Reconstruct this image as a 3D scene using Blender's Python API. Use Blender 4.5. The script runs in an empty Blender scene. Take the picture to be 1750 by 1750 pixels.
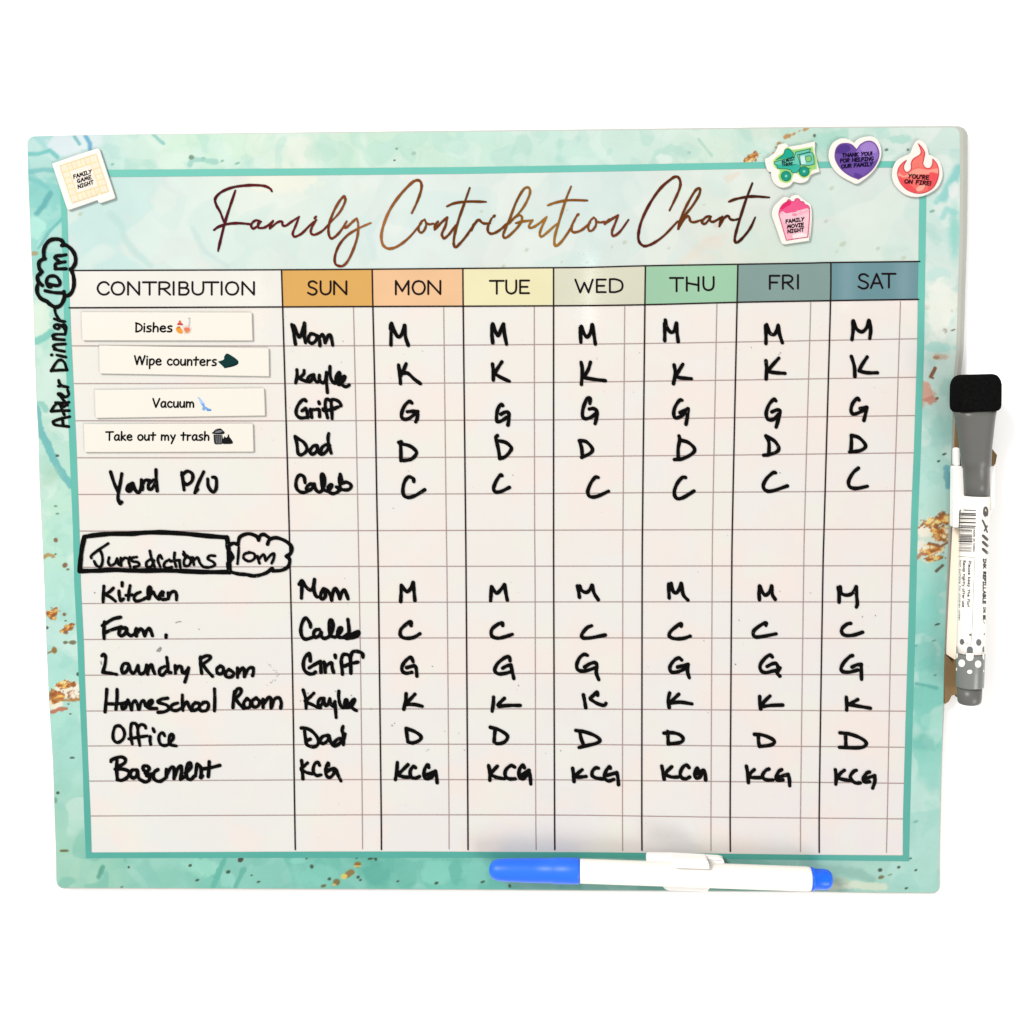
import bpy, bmesh, math, random
import numpy as np
from mathutils import Vector, Euler
from mathutils.geometry import tessellate_polygon

# ------------------------------------------------------------------ camera, world, lamps, exposure
S = bpy.context.scene
COL = S.collection
CAM_LOC = Vector((0.020832, 0.052657, 0.506983))
CAM_ROT = Euler((-0.0959227, 0.0253429, -0.0043673), 'XYZ')
FOC = 2200.0                      # focal length in pixels of the 1750 px photograph
cam_data = bpy.data.cameras.new('camera')
cam_data.sensor_fit = 'HORIZONTAL'
cam_data.sensor_width = 36.0
cam_data.lens = 36.0 * FOC / 1750.0
cam_data.clip_start = 0.01
cam_data.clip_end = 50.0
cam = bpy.data.objects.new('camera', cam_data)
cam.location = CAM_LOC
cam.rotation_euler = CAM_ROT
COL.objects.link(cam)
S.camera = cam

world = bpy.data.worlds.new('World')
S.world = world
world.use_nodes = True
world.node_tree.nodes['Background'].inputs[0].default_value = (1.0, 0.985, 0.965, 1)
world.node_tree.nodes['Background'].inputs[1].default_value = 0.8


def area_lamp(name, loc, target, size, energy, color):
    d = bpy.data.lights.new(name, 'AREA')
    d.shape = 'DISK'
    d.size = size
    d.energy = energy
    d.color = color
    o = bpy.data.objects.new(name, d)
    o.location = loc
    o.rotation_euler = (Vector(target) - Vector(loc)).to_track_quat('-Z', 'Y').to_euler()
    COL.objects.link(o)


area_lamp('key_lamp', (-1.4, 1.4, 1.9), (0, 0, 0), 0.95, 90.0, (1.0, 0.985, 0.96))
area_lamp('fill_lamp', (1.5, -1.5, 1.8), (0, 0, 0), 1.2, 41.0, (1.0, 0.98, 0.955))


def sheen_helper(px, py, w_px, h_px, energy):
    """added lamp out of view, placed so its reflection makes a sheen streak"""
    d = CAM_ROT.to_matrix() @ Vector(((px - 875.0) / FOC, -(py - 875.0) / FOC, -1.0))
    b = CAM_LOC - d * (CAM_LOC.z / d.z)
    t = 1.2 / CAM_LOC.z
    o_ = b + Vector(((b.x - CAM_LOC.x) * t, (b.y - CAM_LOC.y) * t, 1.2))
    ld = bpy.data.lights.new('sheen_helper', 'AREA')
    ld.shape = 'RECTANGLE'
    ld.size = w_px * 0.00023 * (1 + t)
    ld.size_y = h_px * 0.00023 * (1 + t)
    ld.energy = energy
    o = bpy.data.objects.new('sheen_helper', ld)
    o.location = o_
    COL.objects.link(o)


sheen_helper(1008, 500, 13, 130, 0.034)
sheen_helper(1447, 484, 14, 80, 0.011)
sheen_helper(1545, 480, 16, 80, 0.011)
sheen_helper(440, 560, 16, 200, 0.014)

S.view_settings.view_transform = 'Standard'
S.view_settings.look = 'None'
S.view_settings.exposure = 0.0
S.view_settings.gamma = 1.0
K = 1.9        # how much brighter than its own albedo a surface facing the lamps renders

# ------------------------------------------------------------------ small helpers
R3 = CAM_ROT.to_matrix()
random.seed(4)


def P(px, py, z=0.0):
    """the point of the board's plane (or the plane z) that the photograph shows at px, py"""
    d = R3 @ Vector(((px - 875.0) / FOC, -(py - 875.0) / FOC, -1.0))
    t = (z - CAM_LOC.z) / d.z
    return Vector((CAM_LOC.x + d.x * t, CAM_LOC.y + d.y * t, z))


RN = np.array(R3)


def Pn(px, py, z=0.0):
    d = np.stack([(px - 875.0) / FOC, -(py - 875.0) / FOC, -np.ones_like(px)], -1) @ RN.T
    t = (z - CAM_LOC.z) / d[..., 2]
    return np.stack([CAM_LOC.x + d[..., 0] * t, CAM_LOC.y + d[..., 1] * t, np.zeros_like(px) + z], -1)


PX = 0.36 / 1556.0    # metres per photograph pixel on the board


def lin(c):
    c = np.asarray(c, float) / 255.0
    return np.where(c <= 0.04045, c / 12.92, ((c + 0.055) / 1.055) ** 2.4)


def base(c, k=None):
    v = lin(c) / (k or K)
    return (float(v[0]), float(v[1]), float(v[2]), 1.0)


def mat(name, color, rough=0.45, spec=0.3, noise=0.0, scale=300.0, coat=0.0):
    m = bpy.data.materials.new(name)
    m.use_nodes = True
    n = m.node_tree.nodes
    l = m.node_tree.links
    b = n['Principled BSDF']
    b.inputs['Base Color'].default_value = color
    b.inputs['Roughness'].default_value = rough
    b.inputs['Specular IOR Level'].default_value = spec
    b.inputs['Coat Weight'].default_value = coat
    if noise:
        tc = n.new('ShaderNodeTexCoord')
        t = n.new('ShaderNodeTexNoise')
        t.inputs['Scale'].default_value = scale
        t.inputs['Detail'].default_value = 4.0
        l.new(tc.outputs['Object'], t.inputs['Vector'])
        mx = n.new('ShaderNodeMix')
        mx.data_type = 'RGBA'
        mx.inputs['A'].default_value = tuple(c * (1 - noise) for c in color[:3]) + (1,)
        mx.inputs['B'].default_value = tuple(min(1, c * (1 + noise)) for c in color[:3]) + (1,)
        l.new(t.outputs['Fac'], mx.inputs['Factor'])
        l.new(mx.outputs['Result'], b.inputs['Base Color'])
    return m


def vcol_mat(name, rough=0.3, spec=0.3):
    m = bpy.data.materials.new(name)
    m.use_nodes = True
    n = m.node_tree.nodes
    l = m.node_tree.links
    b = n['Principled BSDF']
    b.inputs['Roughness'].default_value = rough
    b.inputs['Specular IOR Level'].default_value = spec
    a = n.new('ShaderNodeAttribute')
    a.attribute_name = 'print'
    l.new(a.outputs['Color'], b.inputs['Base Color'])
    return m


def link(name, verts, faces, material, parent=None, smooth=False, colors=None):
    me = bpy.data.meshes.new(name)
    me.from_pydata([tuple(v) for v in verts], [], faces)
    me.materials.append(material)
    if smooth:
        me.polygons.foreach_set('use_smooth', [True] * len(me.polygons))
    if colors is not None:
        at = me.attributes.new('print', 'FLOAT_COLOR', 'POINT')
        at.data.foreach_set('color', np.ascontiguousarray(colors, dtype=np.float32).ravel())
    me.update()
    o = bpy.data.objects.new(name, me)
    COL.objects.link(o)
    if parent is not None:
        o.parent = parent
    return o


def thing(name, label, cat, group=None):
    o = bpy.data.objects.new(name, None)
    COL.objects.link(o)
    o['label'] = label
    o['category'] = cat
    if group:
        o['group'] = group
    return o


def cm(pts, n=6):
    """Catmull-Rom through the points"""
    if len(pts) < 3:
        a, b = pts[0], pts[-1]
        return [((1 - i / n) * a[0] + i / n * b[0], (1 - i / n) * a[1] + i / n * b[1]) for i in range(n + 1)]
    out = []
    q = [(2 * pts[0][0] - pts[1][0], 2 * pts[0][1] - pts[1][1])] + list(pts) + \
        [(2 * pts[-1][0] - pts[-2][0], 2 * pts[-1][1] - pts[-2][1])]
    for i in range(1, len(q) - 2):
        p0, p1, p2, p3 = q[i - 1], q[i], q[i + 1], q[i + 2]
        for k in range(n):
            t = k / n
            out.append(tuple(0.5 * (2 * p1[j] + (p2[j] - p0[j]) * t + (2 * p0[j] - 5 * p1[j] + 4 * p2[j] - p3[j]) * t * t
                                    + (3 * p1[j] - p0[j] - 3 * p2[j] + p3[j]) * t ** 3) for j in (0, 1)))
    out.append(tuple(pts[-1]))
    return out


def parse(txt, ox=0.0, oy=0.0, sc=1.0):
    """'x,y x,y! x,y; ...'  ->  list of strokes; '!' marks a sharp corner"""
    res = []
    for part in txt.split(';'):
        cur = []
        for tok in part.split():
            corner = tok.endswith('!')
            x, y = tok.rstrip('!').split(',')
            p = (ox + float(x) / sc, oy + float(y) / sc)
            cur.append(p)
            if corner and len(cur) > 1:
                res.append(cur)
                cur = [p]
        if len(cur) > 1:
            res.append(cur)
    return res


class Ink:
    """collects brush strokes laid on a surface; lift(px, py) gives the height"""

    def __init__(self, z=0.0003, dome=0.00003, lift=None):
        self.v, self.f, self.z, self.dome, self.lift, self.n = [], [], z, dome, lift, 0

    def pt(self, x, y, up):
        z = self.lift(x, y) if self.lift else 0.0
        self.v.append(P(x, y, z + self.z + up + (self.n % 7) * 2e-6))
        return len(self.v) - 1

    def stroke(self, pts, w, n=6, wob=0.0, taper=0.0, curve=True):
        self.n += 1
        c = cm(pts, n) if curve else list(pts)
        d = [c[0]]
        for p in c[1:]:
            if math.hypot(p[0] - d[-1][0], p[1] - d[-1][1]) > 0.05:
                d.append(p)
        if len(d) < 2:
            d.append((d[0][0] + 0.1, d[0][1]))
        N = len(d)
        ph = random.uniform(0, 6.28)
        rows = []
        for i, p in enumerate(d):
            a, b = d[max(0, i - 1)], d[min(N - 1, i + 1)]
            tx, ty = b[0] - a[0], b[1] - a[1]
            L = math.hypot(tx, ty) or 1.0
            tx, ty = tx / L, ty / L
            u = i / (N - 1)
            hw = 0.5 * w * (1 + wob * math.sin(ph + i * 0.55) + 0.5 * wob * math.sin(2.1 * ph + i * 1.3))
            if taper:
                hw *= 1 - taper * (2 * abs(u - 0.5)) ** 6
            rows.append((p, tx, ty, hw))
        idx = []
        for p, tx, ty, hw in rows:
            idx.append((self.pt(p[0] - ty * hw, p[1] + tx * hw, 0), self.pt(p[0], p[1], self.dome),
                        self.pt(p[0] + ty * hw, p[1] - tx * hw, 0)))
        for a, b in zip(idx, idx[1:]):
            self.f += [(a[0], b[0], b[1], a[1]), (a[1], b[1], b[2], a[2])]
        for (p, tx, ty, hw), r, s in ((rows[0], idx[0], -1), (rows[-1], idx[-1], 1)):
            prev = r[0]
            for k in range(1, 6):
                an = math.pi * k / 6
                ca, sa = math.cos(an), math.sin(an)
                q = self.pt(p[0] + (-ty * ca + s * tx * sa) * hw, p[1] + (tx * ca + s * ty * sa) * hw, 0)
                self.f.append((r[1], prev, q))
                prev = q
            self.f.append((r[1], prev, r[2]))

    def text(self, txt, ox=0, oy=0, sc=1, w=4.5, **k):
        for s in parse(txt, ox, oy, sc):
            self.stroke(s, w, **k)
        return self

    def dot(self, x, y, rx, ry=None, ang=0.0, n=9, jit=0.25):
        ry = ry or rx
        self.n += 1
        c = self.pt(x, y, self.dome)
        ring = []
        for k in range(n):
            a = 2 * math.pi * k / n
            j = 1 + random.uniform(-jit, jit)
            ex, ey = rx * math.cos(a) * j, ry * math.sin(a) * j
            ring.append(self.pt(x + ex * math.cos(ang) - ey * math.sin(ang), y + ex * math.sin(ang) + ey * math.cos(ang), 0))
        for k in range(n):
            self.f.append((c, ring[k], ring[(k + 1) % n]))

    def fill(self, pts):
        self.n += 1
        ids = [self.pt(x, y, 0) for x, y in pts]
        for t in tessellate_polygon([[Vector((x, y, 0)) for x, y in pts]]):
            self.f.append(tuple(ids[i] for i in t))
        return self

    def build(self, name, material, parent):
        # every face looks up
        out = []
        for f in self.f:
            a, b, c = (self.v[i] for i in f[:3])
            out.append(f if (b - a).cross(c - a).z > 0 else f[::-1])
        return link(name, self.v, out, material, parent)


def pts_of(txt, ox=0.0, oy=0.0, sc=1.0, n=5, closed=True):
    """closed smooth outline with optional '!' corners"""
    raw = [(ox + float(t.rstrip('!').split(',')[0]) / sc, oy + float(t.rstrip('!').split(',')[1]) / sc, t.endswith('!'))
           for t in txt.split()]
    if n <= 1:
        return [(a, b) for a, b, _ in raw]
    M = len(raw)
    start = next((i for i in range(M) if raw[i][2]), 0)
    raw = raw[start:] + raw[:start]
    if not raw[0][2]:
        ext = [r[:2] for r in raw]
        full = cm([ext[-2], ext[-1]] + ext + [ext[0], ext[1], ext[2]], n)
        return full[2 * n: 2 * n + M * n]
    out, cur = [], []
    for r in raw + [raw[0]]:
        cur.append(r[:2])
        if r[2] and len(cur) > 1:
            out += cm(cur, n)[:-1]
            cur = [r[:2]]
    return out


def slab(name, outline, z0, z1, material, parent, bevel=0.00025, wob=None):
    """thick plate with a softly rounded upper rim, outline in photograph pixels taken at the top face"""
    pts = [P(x, y, z1) for x, y in outline]
    area = sum(a.x * b.y - b.x * a.y for a, b in zip(pts, pts[1:] + pts[:1]))
    if area < 0:
        pts = pts[::-1]
    N = len(pts)
    nor = []
    for i in range(N):
        t = (pts[(i + 1) % N] - pts[i - 1])
        t.z = 0
        t.normalize() if t.length > 0 else None
        nor.append(Vector((t.y, -t.x, 0)))
    V, F = [], []
    for off, z in ((0, z0), (0, z1 - bevel), (-0.3 * bevel, z1 - 0.3 * bevel), (-bevel, z1)):
        V += [Vector((p.x + n.x * off, p.y + n.y * off, z)) for p, n in zip(pts, nor)]
    for r in range(3):
        for i in range(N):
            j = (i + 1) % N
            F.append((r * N + i, r * N + j, (r + 1) * N + j, (r + 1) * N + i))
    F.append(tuple(3 * N + i for i in range(N)))
    return link(name, V, F, material, parent)


# ------------------------------------------------------------------ noise for the printed watercolour
def vnoise(x, y, seed):
    """gradient noise, 0..1"""
    r = np.random.RandomState(seed)
    T = r.rand(256, 256) * 2 * np.pi
    gx, gy = np.cos(T), np.sin(T)
    xi, yi = np.floor(x).astype(int), np.floor(y).astype(int)
    fx, fy = x - xi, y - yi
    u, v = fx ** 3 * (fx * (6 * fx - 15) + 10), fy ** 3 * (fy * (6 * fy - 15) + 10)

    def g(a, b, dx, dy):
        return gx[a & 255, b & 255] * dx + gy[a & 255, b & 255] * dy
    n = (g(xi, yi, fx, fy) * (1 - u) + g(xi + 1, yi, fx - 1, fy) * u) * (1 - v) + (g(xi, yi + 1, fx, fy - 1) * (1 - u) + g(xi + 1, yi + 1, fx - 1, fy - 1) * u) * v
    return 0.5 + 0.75 * n


def fbm(x, y, s, seed, o=4):
    v, a, tot = 0.0, 1.0, 0.0
    for i in range(o):
        v = v + a * vnoise(x / s + 17.3 * i, y / s + 9.1 * i, seed + i)
        tot += a
        a *= 0.5
        s *= 0.5
    return v / tot - 0.5


def sst(a, b, x):
    t = np.clip((x - a) / (b - a), 0, 1)
    return t * t * (3 - 2 * t)


class Paint:
    def __init__(self, x, y):
        self.x, self.y = x, y
        self.n1 = fbm(x, y, 30, 5, 3)
        self.n2 = fbm(x, y, 10, 31, 2)
        self.c = np.zeros(x.shape + (3,))

    def ground(self, ctrl, sig=55.0):
        num = np.zeros_like(self.c)
        den = np.zeros(self.x.shape)
        wx, wy = self.x + 60 * fbm(self.x, self.y, 60, 71), self.y + 60 * fbm(self.x, self.y, 60, 91)
        for cx, cy, r, g, b in ctrl:
            w = np.exp(-((wx - cx) ** 2 + (wy - cy) ** 2) / (2 * sig * sig)) + 1e-9 / (1 + ((wx - cx) ** 2 + (wy - cy) ** 2) / 1e4)
            num += w[..., None] * np.array((r, g, b), float)
            den += w
        self.c = num / den[..., None]

    def mix(self, m, col, a):
        m = (np.clip(m, 0, 1) * a)[..., None]
        self.c = self.c * (1 - m) + np.array(col, float) * m

    def blot(self, cx, cy, rx, ry, col, a=0.9, ang=0.0, rag=0.55, soft=0.25, fine=0.3):
        dx, dy = self.x - cx, self.y - cy
        ca, sa = math.cos(ang), math.sin(ang)
        u, v = (dx * ca + dy * sa) / rx, (-dx * sa + dy * ca) / ry
        d = np.sqrt(u * u + v * v) + rag * 2 * self.n1 + fine * 2 * self.n2
        self.mix(1 - sst(1 - soft, 1 + soft, d), col, a)

    def line(self, pts, w, col, a=0.9, rag=0.5, soft=0.35, fine=0.4):
        d = np.full(self.x.shape, 1e9)
        for (ax, ay), (bx, by) in zip(pts, pts[1:]):
            vx, vy = bx - ax, by - ay
            t = np.clip(((self.x - ax) * vx + (self.y - ay) * vy) / (vx * vx + vy * vy + 1e-9), 0, 1)
            d = np.minimum(d, np.hypot(self.x - ax - t * vx, self.y - ay - t * vy))
        d = d / (0.5 * w) + rag * 2 * self.n1 + fine * 2 * self.n2
        self.mix(1 - sst(1 - soft, 1 + soft, d), col, a)

    def foil(self, cx, cy, rx, ry, ang, seed, a=1.0, cream=0.5):
        """a flake of gold leaf: cream, yellow and rust patches with torn brown edges"""
        x, y = self.x, self.y
        dx, dy = x - cx, y - cy
        ca, sa = math.cos(ang), math.sin(ang)
        u, v = (dx * ca + dy * sa) / rx, (-dx * sa + dy * ca) / ry
        near = np.abs(dx) + np.abs(dy) < 3 * (rx + ry)
        if not near.any():
            return
        d = np.sqrt(u * u + v * v) + 1.5 * fbm(x, y, 0.55 * (rx + ry), seed, 4) + 0.8 * fbm(x, y, 5, seed + 3, 2)
        body = 1 - sst(0.9, 1.1, d)
        n = fbm(x * ca + y * sa, (-x * sa + y * ca) * 1.7, 0.62 * (rx + ry), seed + 7, 4)
        q = fbm(x, y, 0.5 * (rx + ry), seed + 13, 4)
        c = np.empty_like(self.c)
        c[:] = (214, 156, 70)
        for lo, hi, col in ((-0.30, -0.16, (150, 88, 40)), (-0.12, -0.05, (196, 112, 48)), (-0.03, 0.03, (246, 190, 92)), (0.05, 0.10, (250, 226, 150)), (0.12 - 0.2 * (cream - 0.5), 0.16 - 0.2 * (cream - 0.5), (250, 244, 226))):
            m = sst(lo, hi, n)[..., None]
            c = c * (1 - m) + np.array(col, float) * m
        vein = np.exp(-(q / 0.035) ** 2)[..., None] * 0.75
        c = c * (1 - vein) + np.array((158, 92, 48), float) * vein
        rim = (sst(0.62, 0.98, d) * sst(-0.05, 0.1, fbm(x, y, 12, seed + 21, 2)))[..., None] * 0.8
        c = c * (1 - rim) + np.array((142, 96, 62), float) * rim
        m = (body * a * near)[..., None]
        self.c = self.c * (1 - m) + c * m

    def wash(self, seed, scale, lo, col, a, edge=0.05, rim=0.0):
        """a pool of watercolour with a hard-ish edge and a darker rim"""
        n = fbm(self.x + 18 * fbm(self.x, self.y, 60, seed + 50, 2), self.y, scale, seed, 2)
        m = sst(lo, lo + edge, n)
        self.mix(m, col, a)
        if rim:
            self.mix(np.exp(-((n - lo - edge * 0.5) / (edge * 0.35)) ** 2), np.array(col) * 0.9, rim)
# ------------------------------------------------------------------ the surface the board lies on
TZ = -0.0065
m_table = mat('white_table_paper', (0.93, 0.93, 0.93, 1), 0.8, 0.1)
tv = [(-6, -6, TZ), (6, -6, TZ), (6, 6, TZ), (-6, 6, TZ)]
table = link('table_top', tv, [(0, 1, 2, 3)], m_table)
table['kind'] = 'structure'

# ------------------------------------------------------------------ the board
board = thing('dry_erase_board', 'large glossy white chart board with mint watercolour border, black ruled columns and handwritten names', 'dry erase board')

TOP = [(47, 233.5), (100, 232), (190, 230.5), (460, 228), (790, 225), (980, 223.3), (1380, 218.8), (1640, 217.5)]
RIGHT = [(1642.5, 217.5), (1643, 300), (1642, 400), (1636, 600), (1632, 640), (1628, 760), (1622.6, 900), (1619, 1000), (1615.5, 1100),
         (1613, 1200), (1609.5, 1300), (1607, 1400), (1605.5, 1460), (1605.5, 1525.5)]
BOTTOM = [(97, 1517), (300, 1517.6), (460, 1518.3), (820, 1519.7), (1000, 1521), (1400, 1523.2), (1510, 1525), (1605, 1525.5)]
LEFT = [(47, 233.5), (47.5, 260), (48.5, 300), (52.5, 400), (57, 500), (60, 600), (63.5, 700), (66, 740), (68, 820), (72, 900), (76.5, 1000), (80, 1100),
        (84, 1190), (87, 1240), (91, 1300), (94, 1400), (96, 1450), (97, 1517)]


def ev(curve, t, ax):
    """point of an edge curve by the fraction t along axis ax"""
    c = np.array(curve, float)
    s = (c[:, ax] - c[0, ax]) / (c[-1, ax] - c[0, ax])
    return np.stack([np.interp(t, s, c[:, 0]), np.interp(t, s, c[:, 1])], -1)


def coons(u, v):
    tp, bt, lf, rt = ev(TOP, u, 0), ev(BOTTOM, u, 0), ev(LEFT, v, 1), ev(RIGHT, v, 1)
    c00, c10, c01, c11 = np.array(TOP[0]), np.array(RIGHT[0]), np.array(BOTTOM[0]), np.array(RIGHT[-1])
    U, Vv = u[..., None], v[..., None]
    p = (1 - Vv) * tp + Vv * bt + (1 - U) * lf + U * rt - ((1 - U) * (1 - Vv) * c00 + U * (1 - Vv) * c10 + (1 - U) * Vv * c01 + U * Vv * c11)
    return p


def round_uv(u, v):
    """soften the four corners of the unit square"""
    ru, rv = 0.0075, 0.0092
    for su in (0, 1):
        for sv in (0, 1):
            a = (ru - (u if su == 0 else 1 - u)) / ru
            b = (rv - (v if sv == 0 else 1 - v)) / rv
            m = (a > 0) & (b > 0)
            a2 = a * np.sqrt(np.clip(1 - b * b / 2, 0, 1))
            b2 = b * np.sqrt(np.clip(1 - a * a / 2, 0, 1))
            uu, vv = ru * (1 - a2), rv * (1 - b2)
            u = np.where(m, uu if su == 0 else 1 - uu, u)
            v = np.where(m, vv if sv == 0 else 1 - vv, v)
    return u, v


GROUND = [
    (60, 250, 160, 216, 214), (120, 250, 205, 230, 235), (180, 245, 214, 236, 230), (260, 260, 216, 242, 222), (360, 255, 212, 241, 220),
    (500, 255, 232, 243, 228), (600, 255, 205, 236, 216), (700, 260, 210, 238, 220), (800, 260, 205, 236, 220), (900, 255, 208, 236, 224), (1000, 255, 208, 236, 224),
    (1100, 250, 210, 235, 224), (1200, 250, 215, 237, 222), (1300, 245, 222, 236, 222), (1400, 240, 190, 225, 210), (1480, 240, 205, 232, 220),
    (1560, 240, 222, 238, 230), (1630, 235, 232, 240, 234),
    (65, 320, 160, 218, 215), (90, 330, 135, 210, 203), (60, 400, 172, 230, 218), (100, 390, 145, 214, 203), (75, 470, 160, 222, 212), (110, 480, 150, 214, 206),
    (75, 545, 200, 236, 218), (80, 640, 200, 234, 218), (100, 700, 196, 228, 212), (90, 780, 188, 228, 214), (90, 880, 200, 239, 216), (100, 960, 190, 232, 216),
    (105, 1030, 184, 232, 220), (110, 1120, 180, 230, 218), (115, 1230, 176, 228, 212), (115, 1300, 172, 224, 214), (120, 1370, 164, 216, 198),
    (120, 1440, 168, 218, 198), (115, 1500, 172, 216, 190), (180, 1490, 150, 208, 186), (260, 1490, 134, 202, 184), (350, 1490, 132, 204, 186),
    (450, 1490, 112, 192, 174), (550, 1490, 122, 198, 182), (650, 1490, 110, 190, 172), (750, 1490, 118, 200, 182), (850, 1490, 120, 198, 182),
    (950, 1500, 118, 190, 174), (1050, 1500, 128, 190, 176), (1150, 1500, 124, 186, 172), (1250, 1500, 128, 186, 174), (1350, 1500, 140, 196, 186),
    (1440, 1500, 164, 206, 192), (1520, 1500, 170, 220, 206), (1590, 1490, 172, 222, 208),
    (1620, 290, 226, 238, 232), (1600, 320, 224, 238, 232), (1610, 400, 205, 232, 226), (1600, 480, 220, 236, 228), (1605, 540, 240, 242, 234),
    (1600, 600, 208, 232, 222), (1600, 650, 205, 232, 224), (1600, 720, 192, 228, 218), (1600, 780, 176, 224, 214), (1595, 840, 190, 238, 226),
    (1595, 900, 196, 226, 212), (1590, 970, 172, 230, 218), (1590, 1020, 150, 224, 212), (1585, 1100, 136, 212, 200), (1585, 1180, 128, 206, 192),
    (1580, 1260, 140, 212, 198), (1580, 1330, 160, 220, 206), (1580, 1400, 174, 220, 212), (1580, 1460, 174, 220, 208)]

HEAD = [(150, 360, 206, 234, 230), (200, 420, 200, 232, 228), (300, 340, 212, 236, 230), (300, 430, 220, 240, 234), (450, 330, 236, 242, 230),
        (420, 420, 222, 238, 230), (560, 340, 222, 238, 230), (560, 440, 222, 236, 230), (700, 340, 230, 240, 236), (700, 430, 228, 240, 236),
        (850, 340, 222, 236, 230), (850, 430, 224, 236, 232), (1000, 350, 222, 236, 234), (1000, 430, 222, 236, 232), (1120, 330, 222, 236, 230),
        (1120, 420, 224, 234, 228), (1230, 340, 226, 236, 226), (1220, 430, 232, 232, 222), (1350, 320, 220, 234, 226), (1330, 430, 216, 232, 218),
        (1450, 330, 224, 238, 232), (1450, 410, 216, 234, 224), (1550, 330, 220, 236, 230), (1550, 420, 206, 230, 216)]

DK = (70, 88, 70)
OL = (110, 105, 72)
BR = (138, 96, 68)
GO = (196, 140, 56)


def paint_border(x, y):
    p = Paint(x, y)
    p.ground(GROUND)
    yb = sst(1380, 1480, y)
    # large transparent washes
    pale = 0.42 * (1 - 0.8 * yb)
    p.wash(11, 80, 0.05, (230, 244, 236), pale, 0.05, 0.03)
    p.wash(23, 70, 0.07, (160, 216, 204), 0.20, 0.05, 0.04)
    p.wash(81, 60, 0.04, (92, 178, 162), 0.35 * yb * sst(1350, 1200, x), 0.05, 0.04)
    p.wash(37, 110, 0.03, (200, 236, 226), 0.25, 0.05, 0.03)
    p.wash(67, 45, 0.12, (140, 208, 196), 0.16, 0.05, 0.04)
    B, L = p.blot, p.line
    # top left corner
    B(112, 246, 34, 20, (224, 236, 240), 0.95, rag=0.35)
    B(150, 240, 26, 16, (226, 240, 240), 0.9, rag=0.35)
    L([(127, 233), (136, 246)], 6, (112, 184, 190), 0.77, rag=0.35, soft=0.6, fine=0.25)
    L([(146, 232), (153, 244), (154, 256)], 7, (98, 168, 206), 0.81, rag=0.35, soft=0.6, fine=0.25)
    L([(46, 263), (66, 263), (85, 257), (98, 268)], 7, (112, 196, 192), 0.81, rag=0.35, soft=0.6, fine=0.25)
    L([(48, 294), (75, 290), (108, 293)], 8, (122, 196, 196), 0.77, rag=0.35, soft=0.6, fine=0.25)
    B(80, 330, 34, 30, (132, 208, 200), 0.6)
    L([(62, 366), (76, 350), (86, 330)], 9, (96, 174, 176), 0.77, rag=0.35, soft=0.6, fine=0.25)
    L([(52, 306), (68, 311), (82, 322)], 9, (124, 200, 198), 0.63, rag=0.35, soft=0.6, fine=0.25)
    B(58, 388, 16, 20, (190, 242, 228), 0.8)
    L([(66, 424), (84, 396), (106, 374)], 5, (108, 188, 186), 0.77, rag=0.35, soft=0.6, fine=0.25)
    B(58, 433, 9, 4, (178, 160, 118), 0.85, rag=0.2)
    B(66, 545, 20, 32, (226, 243, 226), 0.9)
    L([(58, 584), (74, 578), (88, 568)], 12, (122, 202, 188), 0.8)
    B(80, 660, 26, 48, (214, 238, 226), 0.75)
    L([(58, 690), (72, 690), (78, 700)], 10, (138, 204, 188), 0.75)
    L([(62, 700), (67, 732), (80, 758), (92, 785), (103, 805), (121, 828)], 13, (116, 192, 190), 0.95, rag=0.25, soft=0.18)
    B(85, 815, 16, 16, (178, 216, 194), 0.7, soft=0.6)
    for a in ((98, 779, 3, 2.4, DK), (95, 865, 3, 1.8, (110, 150, 130)), (98, 878, 3, 1.6, (110, 150, 130)), (95, 923, 4, 4, BR), (95, 947, 2, 1.6, DK),
              (111, 966, 4.5, 4.5, BR), (116, 973, 3, 2, OL), (110, 1050, 3.4, 3, BR), (112, 1061, 2.4, 1.4, OL), (80, 1073, 3, 3, DK), (112, 1098, 4, 2.6, OL), (124, 1098, 6, 3.4, (120, 112, 84)),
              (93, 1111, 4.5, 6, (150, 108, 48)), (134, 1152, 3.5, 3, DK), (123, 1295, 4.5, 1.8, DK), (99, 1355, 3, 2.6, DK), (95, 1368, 3, 5, (120, 170, 150)),
              (110, 1454, 8, 2.6, (110, 105, 70)), (117, 1203, 2, 1.6, OL), (120, 1220, 2.4, 1.4, OL)):
        B(a[0], a[1], a[2], a[3], a[4], 0.92, rag=0.15, fine=0.25)
    L([(76, 952), (84, 948), (90, 950)], 7, (184, 150, 92), 0.9, fine=0.6)
    L([(82, 1116), (90, 1113), (94, 1110)], 3, (150, 118, 60), 0.9)
    p.foil(90, 1048, 11, 9, -0.5, 401, 1, 0.1)
    p.foil(117, 1073, 13, 6, -0.5, 433, 0.95, -0.5)
    B(112, 1081, 4, 3, BR, 0.9)
    # gold clump on the left
    B(116, 1178, 24, 15, (250, 243, 224), 0.95, rag=0.4)
    B(95, 1202, 11, 14, (250, 243, 222), 0.9, rag=0.4)
    p.foil(96, 1190, 17, 10, -0.4, 455, 0.95, 0.4)
    p.foil(112, 1170, 16, 7, -0.1, 477, 0.95, 0.4)
    p.foil(128, 1188, 13, 9, 0.3, 491, 0.9, 1.2)
    L([(84, 1194), (100, 1196), (120, 1197), (136, 1195)], 4, (186, 130, 76), 0.9, rag=0.9)
    L([(88, 1217), (100, 1212), (113, 1211)], 6, (188, 116, 90), 0.92, rag=0.9, fine=0.8)
    # bottom
    L([(176, 1482), (168, 1498)], 8, (92, 164, 144), 0.85, soft=0.5)
    B(345, 1483, 34, 15, (164, 226, 206), 0.75)
    B(392, 1506, 14, 16, (158, 222, 206), 0.7)
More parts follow.
